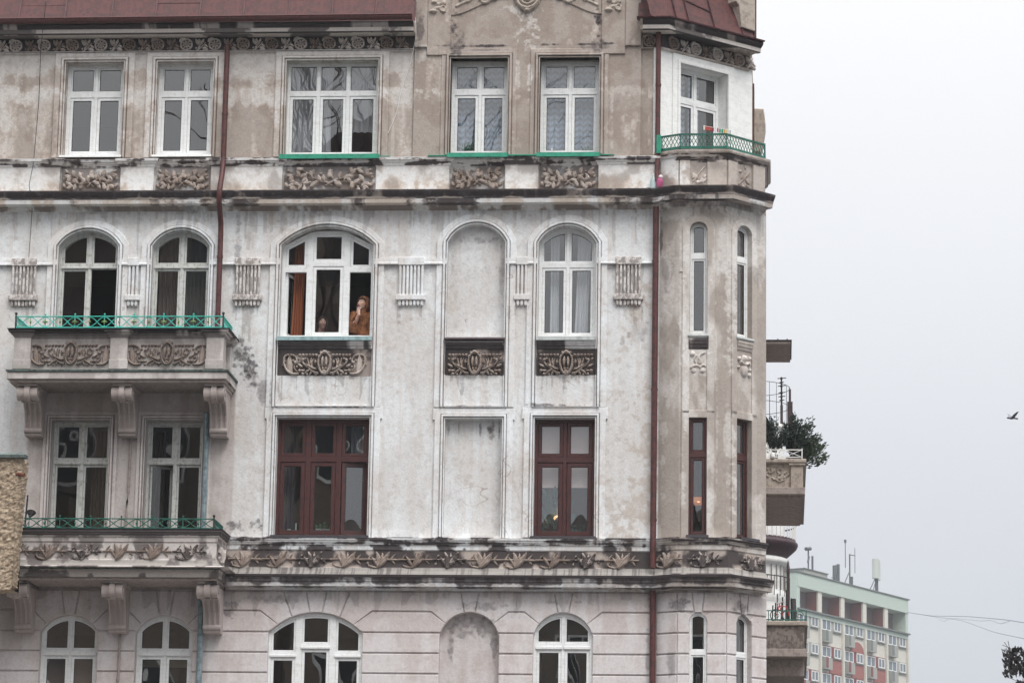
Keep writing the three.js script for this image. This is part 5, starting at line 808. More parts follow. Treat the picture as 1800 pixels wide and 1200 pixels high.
{ const g = drape(0.46, 0.98, 17.42, 19.2, -0.48, 5, 0.02); cur('net_curtain', along(g, CHAM[0], CHAM[1]), lace, 'net curtain in the left half of the whitewashed corner window'); const h = drape(1.05, 1.32, 17.42, 19.2, -0.48, 4, 0.02); cur('net_curtain', along(h, CHAM[0], CHAM[1]), lace, 'net curtain in the right half of the whitewashed corner window'); }
// slatted blind in the brown window with the lamp
{ const b = thing('slatted_blind', 'pale pinkish slatted blind half lowered in the brown double window', 'blind'); const m = cloth(0xe6d6d2, 0.1); for (let i = 0; i < 26; i++) { const y = 12.4 - i * 0.045; part('slat', bx(9.68, 10.64, y - 0.0215, y + 0.0215, -0.395, -0.39, 0), m, b); } part('cord', boxUV(join([rod([9.9, 11.25, -0.385], [9.9, 12.42, -0.385], 0.004, 4), rod([10.4, 11.25, -0.385], [10.4, 12.42, -0.385], 0.004, 4)])), M.white, b); }
// house plants
function leafCloud(n, seed, fn, size, asp = 0.45) {
  const r = rng(seed), pos = [], A = new THREE.Vector3(), B = new THREE.Vector3(), C = new THREE.Vector3();
  for (let i = 0; i < n; i++) {
    const [p, d] = fn(r), s = size * (0.6 + 0.8 * r()); C.set(r() - 0.5, r() - 0.5, r() - 0.5); A.set(...d).normalize(); B.crossVectors(A, C).normalize();
    const q = (a, b) => [p[0] + (A.x * a + B.x * b) * s, p[1] + (A.y * a + B.y * b) * s, p[2] + (A.z * a + B.z * b) * s];
    const a = q(0, 0), b = q(0.45, asp / 2), c = q(1, 0), e = q(0.45, -asp / 2); pos.push(...a, ...b, ...c, ...a, ...c, ...e);
  }
  const g = new THREE.BufferGeometry(); g.setAttribute('position', new THREE.Float32BufferAttribute(pos, 3)); g.computeVertexNormals(); return clean(g);
}
const leafM = (c, t = 0.25) => new THREE.MeshPhysicalMaterial({ color: c, roughness: 0.75, transmission: t, thickness: 0, side: THREE.DoubleSide });
function potPlant(x, y, z, w, h, n, seed, label, pot = M.redPipe, col = 0x3f7a52) {
  const t = thing('potted_plant', label, 'plant');
  const pg = new THREE.LatheGeometry([[0.0, 0], [0.055, 0], [0.075, 0.10], [0.082, 0.10], [0.082, 0.12], [0.07, 0.12], [0.0, 0.11]].map((p) => new THREE.Vector2(...p)), 14); pg.translate(x, y, z); part('pot', boxUV(pg), pot, t);
  part('leaves', leafCloud(n, seed, (r) => { const a = r() * 6.283, e = r(), l = Math.sqrt(r()); return [[x + Math.cos(a) * l * w * 0.5, y + 0.12 + e * h, z + Math.sin(a) * l * w * 0.35], [Math.cos(a), 0.7 + r(), Math.sin(a)]]; }, Math.min(w, h) * 0.4), leafM(col), t);
}
potPlant(1.676, 17.20, -0.32, 0.24, 0.18, 60, 1, 'small green plant on the sill of the top window at far left');
potPlant(8.20, 17.20, -0.33, 0.3, 0.25, 80, 2, 'green plant pressed to the lace curtain of the left gable window');
potPlant(10.5, 17.20, -0.33, 0.22, 0.2, 50, 3, 'green plant behind the right gable window');
potPlant(5.78, 10.30, -0.36, 0.22, 0.14, 50, 4, 'green plant low in the middle bay of the brown three-bay window');
potPlant(9.95, 10.35, -0.55, 0.5, 0.7, 160, 5, 'large leafy plant beside the glowing lamp', M.white, 0x4f7f80);
potPlant(10.38, 10.28, -0.4, 0.28, 0.16, 40, 6, 'small spiky plant in the right half of the brown double window', M.white, 0x3d6f78);
{ const t = thing('figurine', 'small pale figurine on the sill of the right gable window', 'figurine'); part('body', boxUV(new THREE.LatheGeometry([[0, 0], [0.03, 0], [0.02, 0.04], [0.03, 0.09], [0.012, 0.13], [0.024, 0.16], [0.0, 0.185]].map((p) => new THREE.Vector2(...p)), 10).translate(9.83, 17.36, -0.32)), M.white, t); }
[[4.979, 0.035, 0.14, 'short glass jar on the sill at the left of the brown three-bay window'], [5.185, 0.04, 0.17, 'round glass jar in the left bay of the brown three-bay window'], [5.309, 0.02, 0.28, 'tall slim glass vase in the left bay of the brown three-bay window']].forEach(([x, r, h, l]) => {
  solo('glass_jar', boxUV(new THREE.LatheGeometry([[0, 0.004], [r, 0.004], [r * 1.05, h * 0.4], [r * 0.7, h * 0.8], [r * 0.85, h], [r * 0.78, h], [r * 0.6, h * 0.8], [r * 0.9, h * 0.4], [r * 0.85, 0.012], [0, 0.012]].map((p) => new THREE.Vector2(...p)), 14).translate(Math.max(x, 5.04), 10.30, -0.31)), std(0xb9c4c0, 0.15), l, 'jar');
});
// lamps that are lit
{
  const t = thing('table_lamp', 'lit globe lamp glowing in the brown double window', 'lamp'), [x, y, z] = [10.003, 10.705, -0.5];
  part('globe', ball(x, y, z, 0.065, 1, 1, 1, 16, 12), new THREE.MeshStandardMaterial({ color: 0xffe6c8, emissive: 0xffc890, emissiveIntensity: 0.9, roughness: 0.5 }), t);
  part('base', boxUV(new THREE.LatheGeometry([[0, -0.40], [0.07, -0.40], [0.06, -0.37], [0.015, -0.34], [0.012, -0.07], [0.03, -0.055], [0, -0.05]].map((p) => new THREE.Vector2(...p)), 12).translate(x, y, z)), M.brownTin, t);
  part('shade_rim', boxUV(rod([x - 0.0, y + 0.28, z - 0.02], [x, y + 0.295, z - 0.02], 0.06, 14)), M.white, t); part('stem', boxUV(rod([x, y + 0.06, z - 0.02], [x, y + 0.28, z - 0.02], 0.008)), M.white, t);
  const l = new THREE.PointLight(0xffb878, 0.05, 0, 2); l.position.set(x, y, z); l.castShadow = true; l.shadow.radius = 3; t.add(l);
  const s = thing('pendant_lamp', 'lit orange lampshade in the brown slit window of the bay', 'lamp'), [a, b, c] = [12.542, 11.019, -0.35];
  part('lamp_shade', boxUV(new THREE.CylinderGeometry(0.16, 0.23, 0.09, 24, 1, true).translate(a, b, c)), new THREE.MeshPhysicalMaterial({ color: 0xffc68a, emissive: 0xd07830, emissiveIntensity: 0.02, roughness: 1, transmission: 0.4, side: THREE.DoubleSide }), s);
  part('cord', boxUV(rod([a, b + 0.03, c], [a, 12.68, c], 0.006)), M.iron, s);
  part('bulb', ball(a, b, c, 0.03, 1, 1, 1), new THREE.MeshStandardMaterial({ color: 0xffffff, emissive: 0xffc080, emissiveIntensity: 1.5 }), s);
  const l2 = new THREE.PointLight(0xffb070, 0.05, 0, 2); l2.position.set(a, b, c); l2.castShadow = true; l2.shadow.radius = 1.5; s.add(l2);
}

// ------------------------------------------------------------------ people
const cap = (p, a, b, ra, rb) => { const ax = b[0] - a[0], ay = b[1] - a[1], az = b[2] - a[2], px = p[0] - a[0], py = p[1] - a[1], pz = p[2] - a[2], t = clamp((px * ax + py * ay + pz * az) / (ax * ax + ay * ay + az * az + 1e-9)); return Math.hypot(px - ax * t, py - ay * t, pz - az * t) - mix(ra, rb, t); };
const smin = (a, b, k) => { const h = clamp(0.5 + 0.5 * (b - a) / k); return mix(b, a, h) - k * h * (1 - h); };
const ell = (p, c, r) => { const x = (p[0] - c[0]) / r[0], y = (p[1] - c[1]) / r[1], z = (p[2] - c[2]) / r[2], k = Math.hypot(x, y, z); return (k - 1) * Math.min(...r); };
// head in its own axes: +z is where the face looks, origin at the head's middle
const headSdf = (p) => {
  let d = ell(p, [0, 0.02, -0.012], [0.074, 0.095, 0.092]); d = smin(d, ell(p, [0, -0.055, 0.022], [0.05, 0.06, 0.06]), 0.05);
  d = smin(d, cap(p, [0, 0.012, 0.08], [0, -0.028, 0.103], 0.009, 0.014), 0.012); d = smin(d, ell(p, [0, -0.062, 0.078], [0.024, 0.009, 0.012]), 0.01); d = smin(d, ell(p, [0, -0.095, 0.062], [0.02, 0.016, 0.018]), 0.02);
  for (const s of [-1, 1]) { d = Math.max(d, -ell(p, [s * 0.031, 0.012, 0.092], [0.017, 0.010, 0.014])); d = Math.min(d, ell(p, [s * 0.031, 0.010, 0.074], [0.012, 0.010, 0.012])); d = smin(d, ell(p, [s * 0.076, -0.005, -0.01], [0.010, 0.03, 0.018]), 0.008); d = smin(d, ell(p, [s * 0.04, -0.02, 0.06], [0.02, 0.018, 0.02]), 0.02); }
  return d;
};
const headLook = (p) => { // skin, lips, eyes, brows
  for (const s of [-1, 1]) { if (Math.hypot((p[0] - s * 0.031) / 0.012, (p[1] - 0.010) / 0.007) < 1 && p[2] > 0.07) return Math.hypot(p[0] - s * 0.031, p[1] - 0.01) < 0.006 ? [0.02, 0.015, 0.012] : [0.5, 0.46, 0.43]; if (Math.abs(p[1] - 0.034 - 0.1 * Math.abs(p[0]) * 0.1) < 0.0045 && Math.abs(p[0] - s * 0.032) < 0.02 && p[2] > 0.05) return [0.05, 0.03, 0.022]; }
  if (Math.hypot(p[0] / 0.026, (p[1] + 0.062) / 0.010) < 1 && p[2] > 0.06) return [0.33, 0.10, 0.09];
  return [0.55, 0.34, 0.26];
};
function colored(g, fn) { const p = g.attributes.position, c = new Float32Array(p.count * 3); for (let i = 0; i < p.count; i++) c.set(fn([p.getX(i), p.getY(i), p.getZ(i)]), i * 3); g.setAttribute('color', new THREE.BufferAttribute(c, 3)); return g; }
const skinM = new THREE.MeshStandardMaterial({ color: 0xffffff, vertexColors: true, roughness: 0.6 });
const toWorld = (g, pos, ry, rx = 0, rz = 0) => { g.rotateX(rx); g.rotateZ(rz); g.rotateY(ry); g.translate(...pos); return g; };
function handGeo(k) { // open, slightly curled hand: wrist at the origin, fingers up +y, palm to +z, thumb to +x
  const fingers = [[0.026, 0.075, 0.085, 0.012], [0.009, 0.080, 0.100, 0.014], [-0.009, 0.078, 0.092, 0.018], [-0.026, 0.070, 0.074, 0.024]];
  return isoMesh((x, y, z) => {
    const p = [x, y, z]; let d = smin(ell(p, [0, 0.048, 0], [0.040, 0.052, 0.016]), cap(p, [0, -0.03, 0], [0, 0.02, 0], 0.024, 0.026), 0.02);
    fingers.forEach(([fx, fy, len, curl], i) => { const a = [fx, fy - 0.01, 0], c = k[i], b = [fx * 1.12, fy + len * 0.42 * Math.cos(c * 0.6), len * 0.42 * Math.sin(c * 0.6)], e = [b[0] * 1.04, b[1] + len * 0.42 * Math.cos(c * 1.5), b[2] + len * 0.42 * Math.sin(c * 1.5)]; d = smin(d, Math.min(cap(p, a, b, 0.0092, 0.0085), cap(p, b, e, 0.0085, 0.0068)), 0.006); });
    return smin(d, Math.min(cap(p, [0.028, 0.018, 0.004], [0.056, 0.05, 0.016], 0.013, 0.0105), cap(p, [0.056, 0.05, 0.016], [0.062, 0.082, 0.022], 0.0105, 0.008)), 0.008);
  }, [-0.06, -0.07, -0.04], [0.08, 0.19, 0.09], 0.0045);
}
{ // woman at the open casement, smoking
  const t = thing('person', 'person in a rust brown hooded jacket smoking at the open arched window', 'person');
  const H = [6.408, 14.624, -0.33], fl = 12.85, ry = -0.62;
  const nb = [H[0] + 0.015, H[1] - 0.17, H[2] - 0.03], sh = H[1] - 0.235, cx = H[0] + 0.01, cz = H[2] - 0.03;
  const shL = [cx - 0.165, sh, cz + 0.02], shR = [cx + 0.175, sh, cz - 0.03], elL = [6.268, 14.145, -0.22], hand = [6.369, 14.404, -0.15], elR = [cx + 0.20, sh - 0.29, cz - 0.04], hdR = [cx + 0.10, 13.86, cz + 0.05];
  const hip = 13.62, kn = 13.30;
  const torso = (p) => { let d = smin(ell(p, [cx, sh - 0.10, cz], [0.165, 0.16, 0.105]), ell(p, [cx, sh - 0.34, cz], [0.135, 0.22, 0.10]), 0.08); d = smin(d, ell(p, [cx, hip + 0.05, cz], [0.17, 0.14, 0.12]), 0.08); return smin(d, cap(p, [cx, sh + 0.02, cz], [H[0], H[1] - 0.06, H[2] - 0.015], 0.058, 0.048), 0.03); };
  const arms = (p, e = 0) => { let d = Math.min(cap(p, shL, elL, 0.052 + e, 0.042 + e), cap(p, elL, hand, 0.04 + e, 0.027 + e * 0.8)); return Math.min(d, Math.min(cap(p, shR, elR, 0.052 + e, 0.042 + e), cap(p, elR, hdR, 0.04 + e, 0.027 + e))); };
  const legs = (p) => Math.min(Math.min(cap(p, [cx - 0.09, hip, cz], [cx - 0.09, kn, cz + 0.02], 0.085, 0.055), cap(p, [cx - 0.09, kn, cz + 0.02], [cx - 0.09, fl + 0.08, cz], 0.055, 0.04)), Math.min(cap(p, [cx + 0.09, hip, cz], [cx + 0.09, kn, cz + 0.02], 0.085, 0.055), cap(p, [cx + 0.09, kn, cz + 0.02], [cx + 0.09, fl + 0.08, cz], 0.055, 0.04)), Math.min(cap(p, [cx - 0.09, fl + 0.05, cz - 0.03], [cx - 0.1, fl + 0.04, cz + 0.16], 0.045, 0.035), cap(p, [cx + 0.09, fl + 0.05, cz - 0.03], [cx + 0.1, fl + 0.04, cz + 0.16], 0.045, 0.035)));
  const body = isoMesh((x, y, z) => { const p = [x, y, z]; return smin(smin(torso(p), arms(p), 0.04), legs(p), 0.05); }, [cx - 0.34, fl - 0.02, cz - 0.22], [cx + 0.36, H[1], cz + 0.34], 0.014);
  colored(body, (p) => p[1] < hip + 0.05 ? [0.03, 0.032, 0.045] : [0.46, 0.25, 0.185]);
  const head = toWorld(colored(isoMesh((x, y, z) => headSdf([x, y, z]), [-0.11, -0.14, -0.13], [0.11, 0.14, 0.14], 0.0045), headLook), H, ry, -0.12, 0.04);
  const hd = toWorld(colored(handGeo([0.45, 0.5, 0.95, 1.15]), () => [0.55, 0.34, 0.26]), hand, 2.6, 0.15, -0.35);
  part('body', join([body, head, hd]), skinM, t);
  const jm = worn(0x94623f, 0x69402a, 1.0, { bumpMap: rep(plasterBump, 6), bumpScale: 0.012 }, 0.4, 0.65);
  const jacket = isoMesh((x, y, z) => {
    const p = [x, y, z]; let d = smin(torso(p), arms(p, 0.022), 0.06) - 0.026; d = Math.max(d, -(y - 13.55)); d += 0.006 * Math.sin(x * 60 + y * 35) * Math.sin(y * 47 - z * 30);
    d = Math.max(d, -cap(p, [mix(elL[0], hand[0], 0.42), mix(elL[1], hand[1], 0.42), mix(elL[2], hand[2], 0.42)], [hand[0] * 2 - elL[0], hand[1] * 2 - elL[1], hand[2] * 2 - elL[2]], 0.075, 0.085));
    // hood round the head, open towards the face
    const f = [Math.sin(ry), 0, Math.cos(ry)], q = [x - H[0], y - H[1], z - H[2]], fz = q[0] * f[0] + q[2] * f[2];
    let h = Math.abs(ell(p, [H[0] - f[0] * 0.03, H[1] - 0.01, H[2] - f[2] * 0.03], [0.125, 0.15, 0.135])) - 0.011; h = Math.max(h, fz - 0.035 + 0.25 * Math.max(0, -q[1])); h = Math.max(h, -(q[1] + 0.17));
    return smin(Math.max(d, -ell(p, H, [0.085, 0.16, 0.10])), h, 0.03);
  }, [cx - 0.36, 13.5, cz - 0.26], [cx + 0.38, H[1] + 0.17, cz + 0.36], 0.012);
  part('jacket', boxUV(jacket, 1), jm, t, 'fuzzy rust brown jacket with its hood up');
  part('hair', boxUV(toWorld(isoMesh((x, y, z) => { const p = [x, y, z]; return Math.max(headSdf(p) - 0.012, -(y - 0.05 + 0.9 * Math.max(0, 0.03 - z) - (z > 0.05 ? -0.02 : 0)), z - 0.085 + Math.abs(x) * 0.2, -(y - (z > 0.03 ? 0.062 : -0.09))); }, [-0.12, -0.14, -0.14], [0.12, 0.14, 0.14], 0.007), H, ry, -0.12, 0.04)), std(0x2a1c16, 0.7), t);
  const f0 = [hand[0] + 0.005, hand[1] + 0.105, hand[2] + 0.0];
  const cg = thing('cigarette', 'white cigarette held at the mouth of the person in the rust brown hood', 'cigarette'); part('paper', boxUV(rod([f0[0] + 0.03, f0[1] + 0.005, f0[2] - 0.04], [f0[0] - 0.045, f0[1] + 0.01, f0[2] + 0.01], 0.005, 8)), M.white, cg); part('tip', boxUV(rod([f0[0] - 0.045, f0[1] + 0.01, f0[2] + 0.01], [f0[0] - 0.053, f0[1] + 0.011, f0[2] + 0.015], 0.005, 8)), std(0x4a3a34, 1), cg);
}
{ // second person, seated behind the closed middle pane
  const t = thing('person', 'person with dark hair seated behind the middle pane of the arched window', 'person'), H = [5.634, 14.338, -0.62], ry = 0.35, c = [H[0] - 0.03, H[2] - 0.04], sh = H[1] - 0.23, fl = 12.85;
  const body = isoMesh((x, y, z) => { const p = [x, y, z]; let d = smin(ell(p, [c[0], sh - 0.1, c[1]], [0.17, 0.15, 0.10]), ell(p, [c[0], sh - 0.36, c[1]], [0.14, 0.22, 0.11]), 0.08); d = smin(d, cap(p, [c[0], sh + 0.02, c[1]], [H[0], H[1] - 0.06, H[2] - 0.01], 0.058, 0.048), 0.03); for (const s of [-1, 1]) { d = smin(d, Math.min(cap(p, [c[0] + s * 0.17, sh, c[1]], [c[0] + s * 0.22, sh - 0.28, c[1] + 0.06], 0.05, 0.042), cap(p, [c[0] + s * 0.22, sh - 0.28, c[1] + 0.06], [c[0] + s * 0.12, sh - 0.36, c[1] + 0.27], 0.04, 0.028)), 0.04); d = smin(d, Math.min(cap(p, [c[0] + s * 0.09, sh - 0.52, c[1]], [c[0] + s * 0.1, sh - 0.52, c[1] + 0.30], 0.085, 0.06), cap(p, [c[0] + s * 0.1, sh - 0.52, c[1] + 0.30], [c[0] + s * 0.1, fl + 0.05, c[1] + 0.28], 0.058, 0.04)), 0.05); } return d; }, [c[0] - 0.36, fl - 0.02, c[1] - 0.2], [c[0] + 0.36, H[1], c[1] + 0.36], 0.016);
  colored(body, (p) => p[1] > sh + 0.03 || p[2] > c[1] + 0.2 && p[1] > sh - 0.42 ? [0.46, 0.27, 0.2] : [0.10, 0.03, 0.03]);
  const head = toWorld(colored(isoMesh((x, y, z) => headSdf([x, y, z]), [-0.11, -0.14, -0.13], [0.11, 0.14, 0.14], 0.005), (p) => { const k = headLook(p); return [k[0] * 1.1, k[1] * 1.15, k[2] * 1.2]; }), H, ry, 0.05, 0.06);
  part('body', join([body, head]), skinM, t);
  part('hair', boxUV(toWorld(isoMesh((x, y, z) => { const p = [x, y, z]; return Math.max(Math.min(headSdf(p) - 0.016, ell(p, [0, -0.05, -0.05], [0.09, 0.13, 0.07])), z - 0.07 + 0.6 * Math.max(0, 0.06 - y), -(y + 0.16)); }, [-0.13, -0.19, -0.15], [0.13, 0.15, 0.14], 0.008), H, ry, 0.05, 0.06)), std(0x241a17, 0.7), t);
  const st = thing('stool', 'low wooden stool behind the arched window sill', 'stool'); part('seat', boxUV(bx(c[0] - 0.19, c[0] + 0.19, sh - 0.65, sh - 0.612, c[1] - 0.17, c[1] + 0.17)), M.brown, st); for (const [a, b] of [[-1, -1], [1, -1], [-1, 1], [1, 1]]) part('leg', boxUV(rod([c[0] + a * 0.16, fl, c[1] + b * 0.14], [c[0] + a * 0.15, sh - 0.65, c[1] + b * 0.13], 0.018)), M.brown, st);
}

// ------------------------------------------------------------------ small things on the front
{
  const b = thing('plastic_bottle', 'pale teal plastic bottle standing on the cornice beside the downpipe', 'bottle'), [x, y] = [11.720, 16.634];
  part('body', boxUV(new THREE.LatheGeometry([[0, 0], [0.06, 0], [0.062, 0.02], [0.06, 0.14], [0.045, 0.19], [0.02, 0.235], [0.02, 0.26], [0, 0.26]].map((p) => new THREE.Vector2(...p)), 14).translate(x, 16.64, 0.13)), std(0x9fb2b2, 0.3), b); part('cap', boxUV(rod([x, 16.90, 0.13], [x, 16.925, 0.13], 0.021, 10)), M.white, b);
  const p = thing('plastic_bag', 'small pink and white bundle tucked beside the downpipe on the cornice', 'bag'), [u] = [11.833, 16.745];
  part('bag', boxUV((() => { const g = new THREE.IcosahedronGeometry(0.075, 3), q = g.attributes.position; for (let i = 0; i < q.count; i++) { const k = 1 + 0.3 * (fbm(q.getX(i) * 20 + 5, q.getY(i) * 20 + q.getZ(i) * 13, 7, 3) - 0.5); q.setXYZ(i, q.getX(i) * k * 0.85, q.getY(i) * k * 1.35, q.getZ(i) * k * 0.8); } g.computeVertexNormals(); g.translate(u, 16.735, 0.20); return g; })()), std(0xa04a72, 0.7), p); part('knot', boxUV(ball(u + 0.015, 16.85, 0.20, 0.045, 0.9, 0.8, 0.8)), std(0xe0cfd6, 0.6), p);
  // pegs on a line over the bay railing
  const l = thing('peg_line', 'string of small coloured pegs above the green bay railing', 'pegs'), A = [12.605, 17.827, 0.1], B = [13.100, 17.739, 0.1]; part('line', boxUV(rod(A, B, 0.004, 4)), M.white, l);
  [0xe8d8cc, 0xb8443c, 0xb8443c, 0xb8443c, 0xa83a52, 0xd8d8e0, 0xb63f6e, 0x1f8f74, 0x1f8f74, 0xd8a04c, 0xe2c58c, 0xdcdcdc].forEach((c, i) => { const t = (i + 0.5) / 12, x = mix(A[0], B[0], t), y = mix(A[1], B[1], t); part('peg', boxUV(bx(x - 0.014, x + 0.014, y - 0.07, y + 0.01, 0.085, 0.1, 0.003)), std(c, 0.6), l); });
  for (const q of [A, B]) part('support', boxUV(rod([q[0], 17.4, q[2]], q, 0.006)), M.greenRail, l);
  // spotlight and aerial pole on the lower balcony
  const s = thing('floodlight', 'black floodlight on a short pole at the left of the lower balcony', 'floodlight'), x0 = 0.585; part('pole', boxUV(rod([x0 - 0.02, 10.28, 0.6], [x0 + 0.01, 10.93, 0.6], 0.016)), M.iron, s); const cone = new THREE.ConeGeometry(0.085, 0.13, 14, 1, true); cone.rotateX(2.6); cone.translate(x0 + 0.09, 10.56, 0.64); part('lamp_head', boxUV(cone), M.iron, s); part('arm', boxUV(rod([x0, 10.6, 0.6], [x0 + 0.09, 10.6, 0.62], 0.012)), M.iron, s); part('cable', boxUV(tube([[x0, 10.62, 0.62], [x0 - 0.09, 10.58, 0.63], [x0 - 0.1, 10.45, 0.62], [x0 - 0.02, 10.36, 0.6], [x0 + 0.05, 10.44, 0.6]], 0.006, 5)), M.iron, s);
  solo('hanging_cable', tube([[0.498, 20.144, 0.6], [0.451, 19.760, 0.5], [0.325, 19.367, 0.1], [0.318, 18.380, 0.03], [0.299, 17.183, 0.15], [0.301, 16.696, 0.4], [0.305, 16.372, 0.1], [0.287, 15.405, 0.1]], 0.006, 5, 40), M.iron, 'thin black cable hanging down the left of the front', 'cable');
  solo('hanging_cable', tube([[7.318, 19.902, 0.2], [7.330, 19.590, 0.15], [7.306, 19.443, 0.1], [7.230, 19.093, 0.03], [7.132, 18.767, 0.03], [7.045, 18.442, 0.03], [6.990, 18.118, 0.03], [6.841, 17.741, 0.03]], 0.006, 5, 40), M.white, 'thin pale cable curling down the wall left of the gable', 'cable');
}

// ------------------------------------------------------------------ ochre stucco pier at the left edge
{
  const t = thing('stucco_pier', 'rough ochre stucco wall end with a green copper cap at the left edge', 'wall');
  const g = new THREE.BoxGeometry(3.8, 2.3, 0.5, 180, 130, 10); g.translate(-1.9, 0, 0); const p = g.attributes.position;
  for (let i = 0; i < p.count; i++) {
    let x = p.getX(i), y = p.getY(i), z = p.getZ(i); const v = (y + 1.15) / 2.3, edge = x > -0.001, n = fbm(x * 14 + z * 7, y * 20, 201, 3) - 0.5, n2 = fbm(x * 40 + z * 19, y * 50, 203, 2) - 0.5;
    const d = 0.05 * n + 0.05 * n2; if (edge) x += 0.10 * (v - 0.5) + d + (v < 0.03 ? -0.06 : 0); if (z > 0.24) z += d; if (z > 0.24 && edge) { x -= 0.03; z -= 0.03; } if (v < 0.001) y += 0.05 * n + 0.02 * x;
    p.setXYZ(i, x, y, z);
  }
  g.computeVertexNormals(); g.translate(0.754, 10.20, 1.78); part('wall', boxUV(g), worn(0xbcab96, 0x9e8c77, 1, { bumpMap: rep(plasterBump, 1.5), bumpScale: 0.02 }, 0.35, 0.65), t);
  part('copper_cap', boxUV(sweep([[-0.2, 11.36], [0.05, 11.35], [0.06, 11.40], [0.0, 11.44], [-0.3, 11.47]], [[-3, 2.05], [0.820, 2.05], [0.820, 1.9]])), worn(0x6a7672, 0x4c5553, 0.75), t);
  part('pipe_stub', boxUV(rod([0.70, 11.07, 2.0], [0.86, 11.05, 2.06], 0.035, 8)), worn(0x7a4a35, 0x5a3427, 0.8), t);
  part('support_wall', boxUV(bx(-6, -3.0, 0, 11.3, 0.9, 2.0, 0)), M.greyWall, t);
}

// ------------------------------------------------------------------ shrubs on the side balcony
function shrub(name, label, x, y, z, rx, ry, rz, n, seed, size, col, droop = 0) {
  const t = thing(name, label, 'shrub', 'shrubs on the side balcony');
  const r = rng(seed), tips = []; for (let i = 0; i < 16; i++) { const a = r() * 6.283, e = -0.2 + r() * 1.2; tips.push([x + Math.cos(a) * rx * (0.5 + 0.5 * r()), y + ry * e - droop * Math.max(0, Math.cos(a)) * r(), z + Math.sin(a) * rz]); }
  const base = [Math.min(x, 14.22), y - ry * 0.95, z];
  part('stems', boxUV(join(tips.map((p) => tube([base, [mix(base[0], p[0], 0.45), mix(base[1], p[1], 0.6), mix(base[2], p[2], 0.45)], p], 0.008, 4, 5)))), std(0x2a221d, 0.9), t);
  part('foliage', leafCloud(n, seed + 1, (q) => { const p = tips[Math.floor(q() * tips.length)], k = 0.25 + 0.75 * Math.pow(q(), 0.6), s = 0.17 * rx / 0.3; const b = [mix(base[0], p[0], k) + (q() - 0.5) * s, mix(base[1], p[1], Math.pow(k, 0.8)) + (q() - 0.5) * s, mix(base[2], p[2], k) + (q() - 0.5) * s]; return [b, [p[0] - base[0] + (q() - 0.5) * 0.6, 0.25 + (q() - 0.3) * 0.6, (q() - 0.5)]]; }, size, 0.42), leafM(col, 0.15), t);
  part('planter', boxUV(bx(base[0] - 0.1, base[0] + 0.07, 13.04, base[1] + 0.02, z - 0.12, z + 0.12, 0.01)), M.brownTin, t);
}
shrub('conifer_shrub', 'dense dark shrub against the wall on the side balcony', 13.879, 14.196, -11.6, 0.30, 0.42, 0.3, 1900, 301, 0.075, 0x1f3028);
shrub('conifer_shrub', 'upright dark conifer in the middle of the side balcony', 14.218, 14.264, -11.8, 0.20, 0.50, 0.25, 1700, 305, 0.075, 0x25362b);
shrub('conifer_shrub', 'loose dark shrub right of the upright conifer on the side balcony', 14.497, 14.184, -11.9, 0.34, 0.40, 0.3, 1300, 311, 0.08, 0x2c3d30);
shrub('conifer_shrub', 'shrub spilling over the outer corner of the side balcony', 14.730, 13.941, -12.2, 0.28, 0.38, 0.4, 1500, 317, 0.08, 0x35452f, 0.4);
{ const w = thing('white_jug', 'small white jug standing on the white side railing', 'jug'); part('body', boxUV(new THREE.LatheGeometry([[0, 0], [0.05, 0], [0.06, 0.05], [0.04, 0.09], [0.045, 0.12], [0, 0.115]].map((p) => new THREE.Vector2(...p)), 12).translate(13.84, 13.645, -11.0)), M.white, w); part('handle', boxUV(tube([[13.89, 13.73, -11], [13.93, 13.71, -11], [13.9, 13.67, -11]], 0.007, 5)), M.white, w); }
// clutter on the lower side balcony
{
  const b = thing('bicycle', 'bicycle leaning among dark poles on the lower side balcony', 'bicycle'), z = -11.35, wheel = (x, y) => clean(new THREE.TorusGeometry(0.13, 0.010, 6, 20).translate(x, y, z));
  part('wheel', boxUV(wheel(13.92, 10.36)), M.iron, b); part('wheel', boxUV(wheel(14.18, 10.36)), M.iron, b); part('frame', boxUV(join([rod([13.92, 10.36, z], [13.98, 10.60, z], 0.012), rod([13.98, 10.56, z], [14.13, 10.54, z], 0.012), rod([14.13, 10.54, z], [14.18, 10.36, z], 0.012), rod([13.98, 10.56, z], [14.05, 10.36, z], 0.012)])), std(0xb43a3a, 0.4), b); part('handlebar', boxUV(tube([[13.93, 10.63, z - 0.1], [13.98, 10.61, z], [14.06, 10.64, z + 0.1]], 0.012, 6)), M.white, b);
  const q = thing('pole_bundle', 'bundle of dark poles and wires standing on the lower side balcony', 'poles'), r = rng(9); for (let i = 0; i < 8; i++) { const x = 13.8 + i * 0.06 + r() * 0.03; part('pole', boxUV(rod([x, 9.65, -11.7], [x + (r() - 0.5) * 0.1, 10.55 + r() * 0.45, -11.7], 0.008 + 0.008 * r(), 5)), M.iron, q); }
  const h = thing('dark_post', 'tall dark wooden post behind the lower side balcony', 'post'); part('shaft', boxUV(bx(14.13, 14.20, 9.6, 11.45, -12.1, -12.0, 0.01)), M.brownTin, h); part('tip', boxUV(new THREE.ConeGeometry(0.04, 0.2, 4).translate(14.165, 11.55, -12.05)), M.brownTin, h);
  const k = thing('rolled_mat', 'dark rolled mat at the end of the lower side balcony', 'mat'); part('roll', boxUV(rod([14.3, 9.65, -11.6], [14.27, 10.75, -11.7], 0.07, 12, 0.06)), M.darkTin, k); part('strap', boxUV(rod([14.28, 10.45, -11.675], [14.278, 10.48, -11.678], 0.072, 12)), M.iron, k);
}

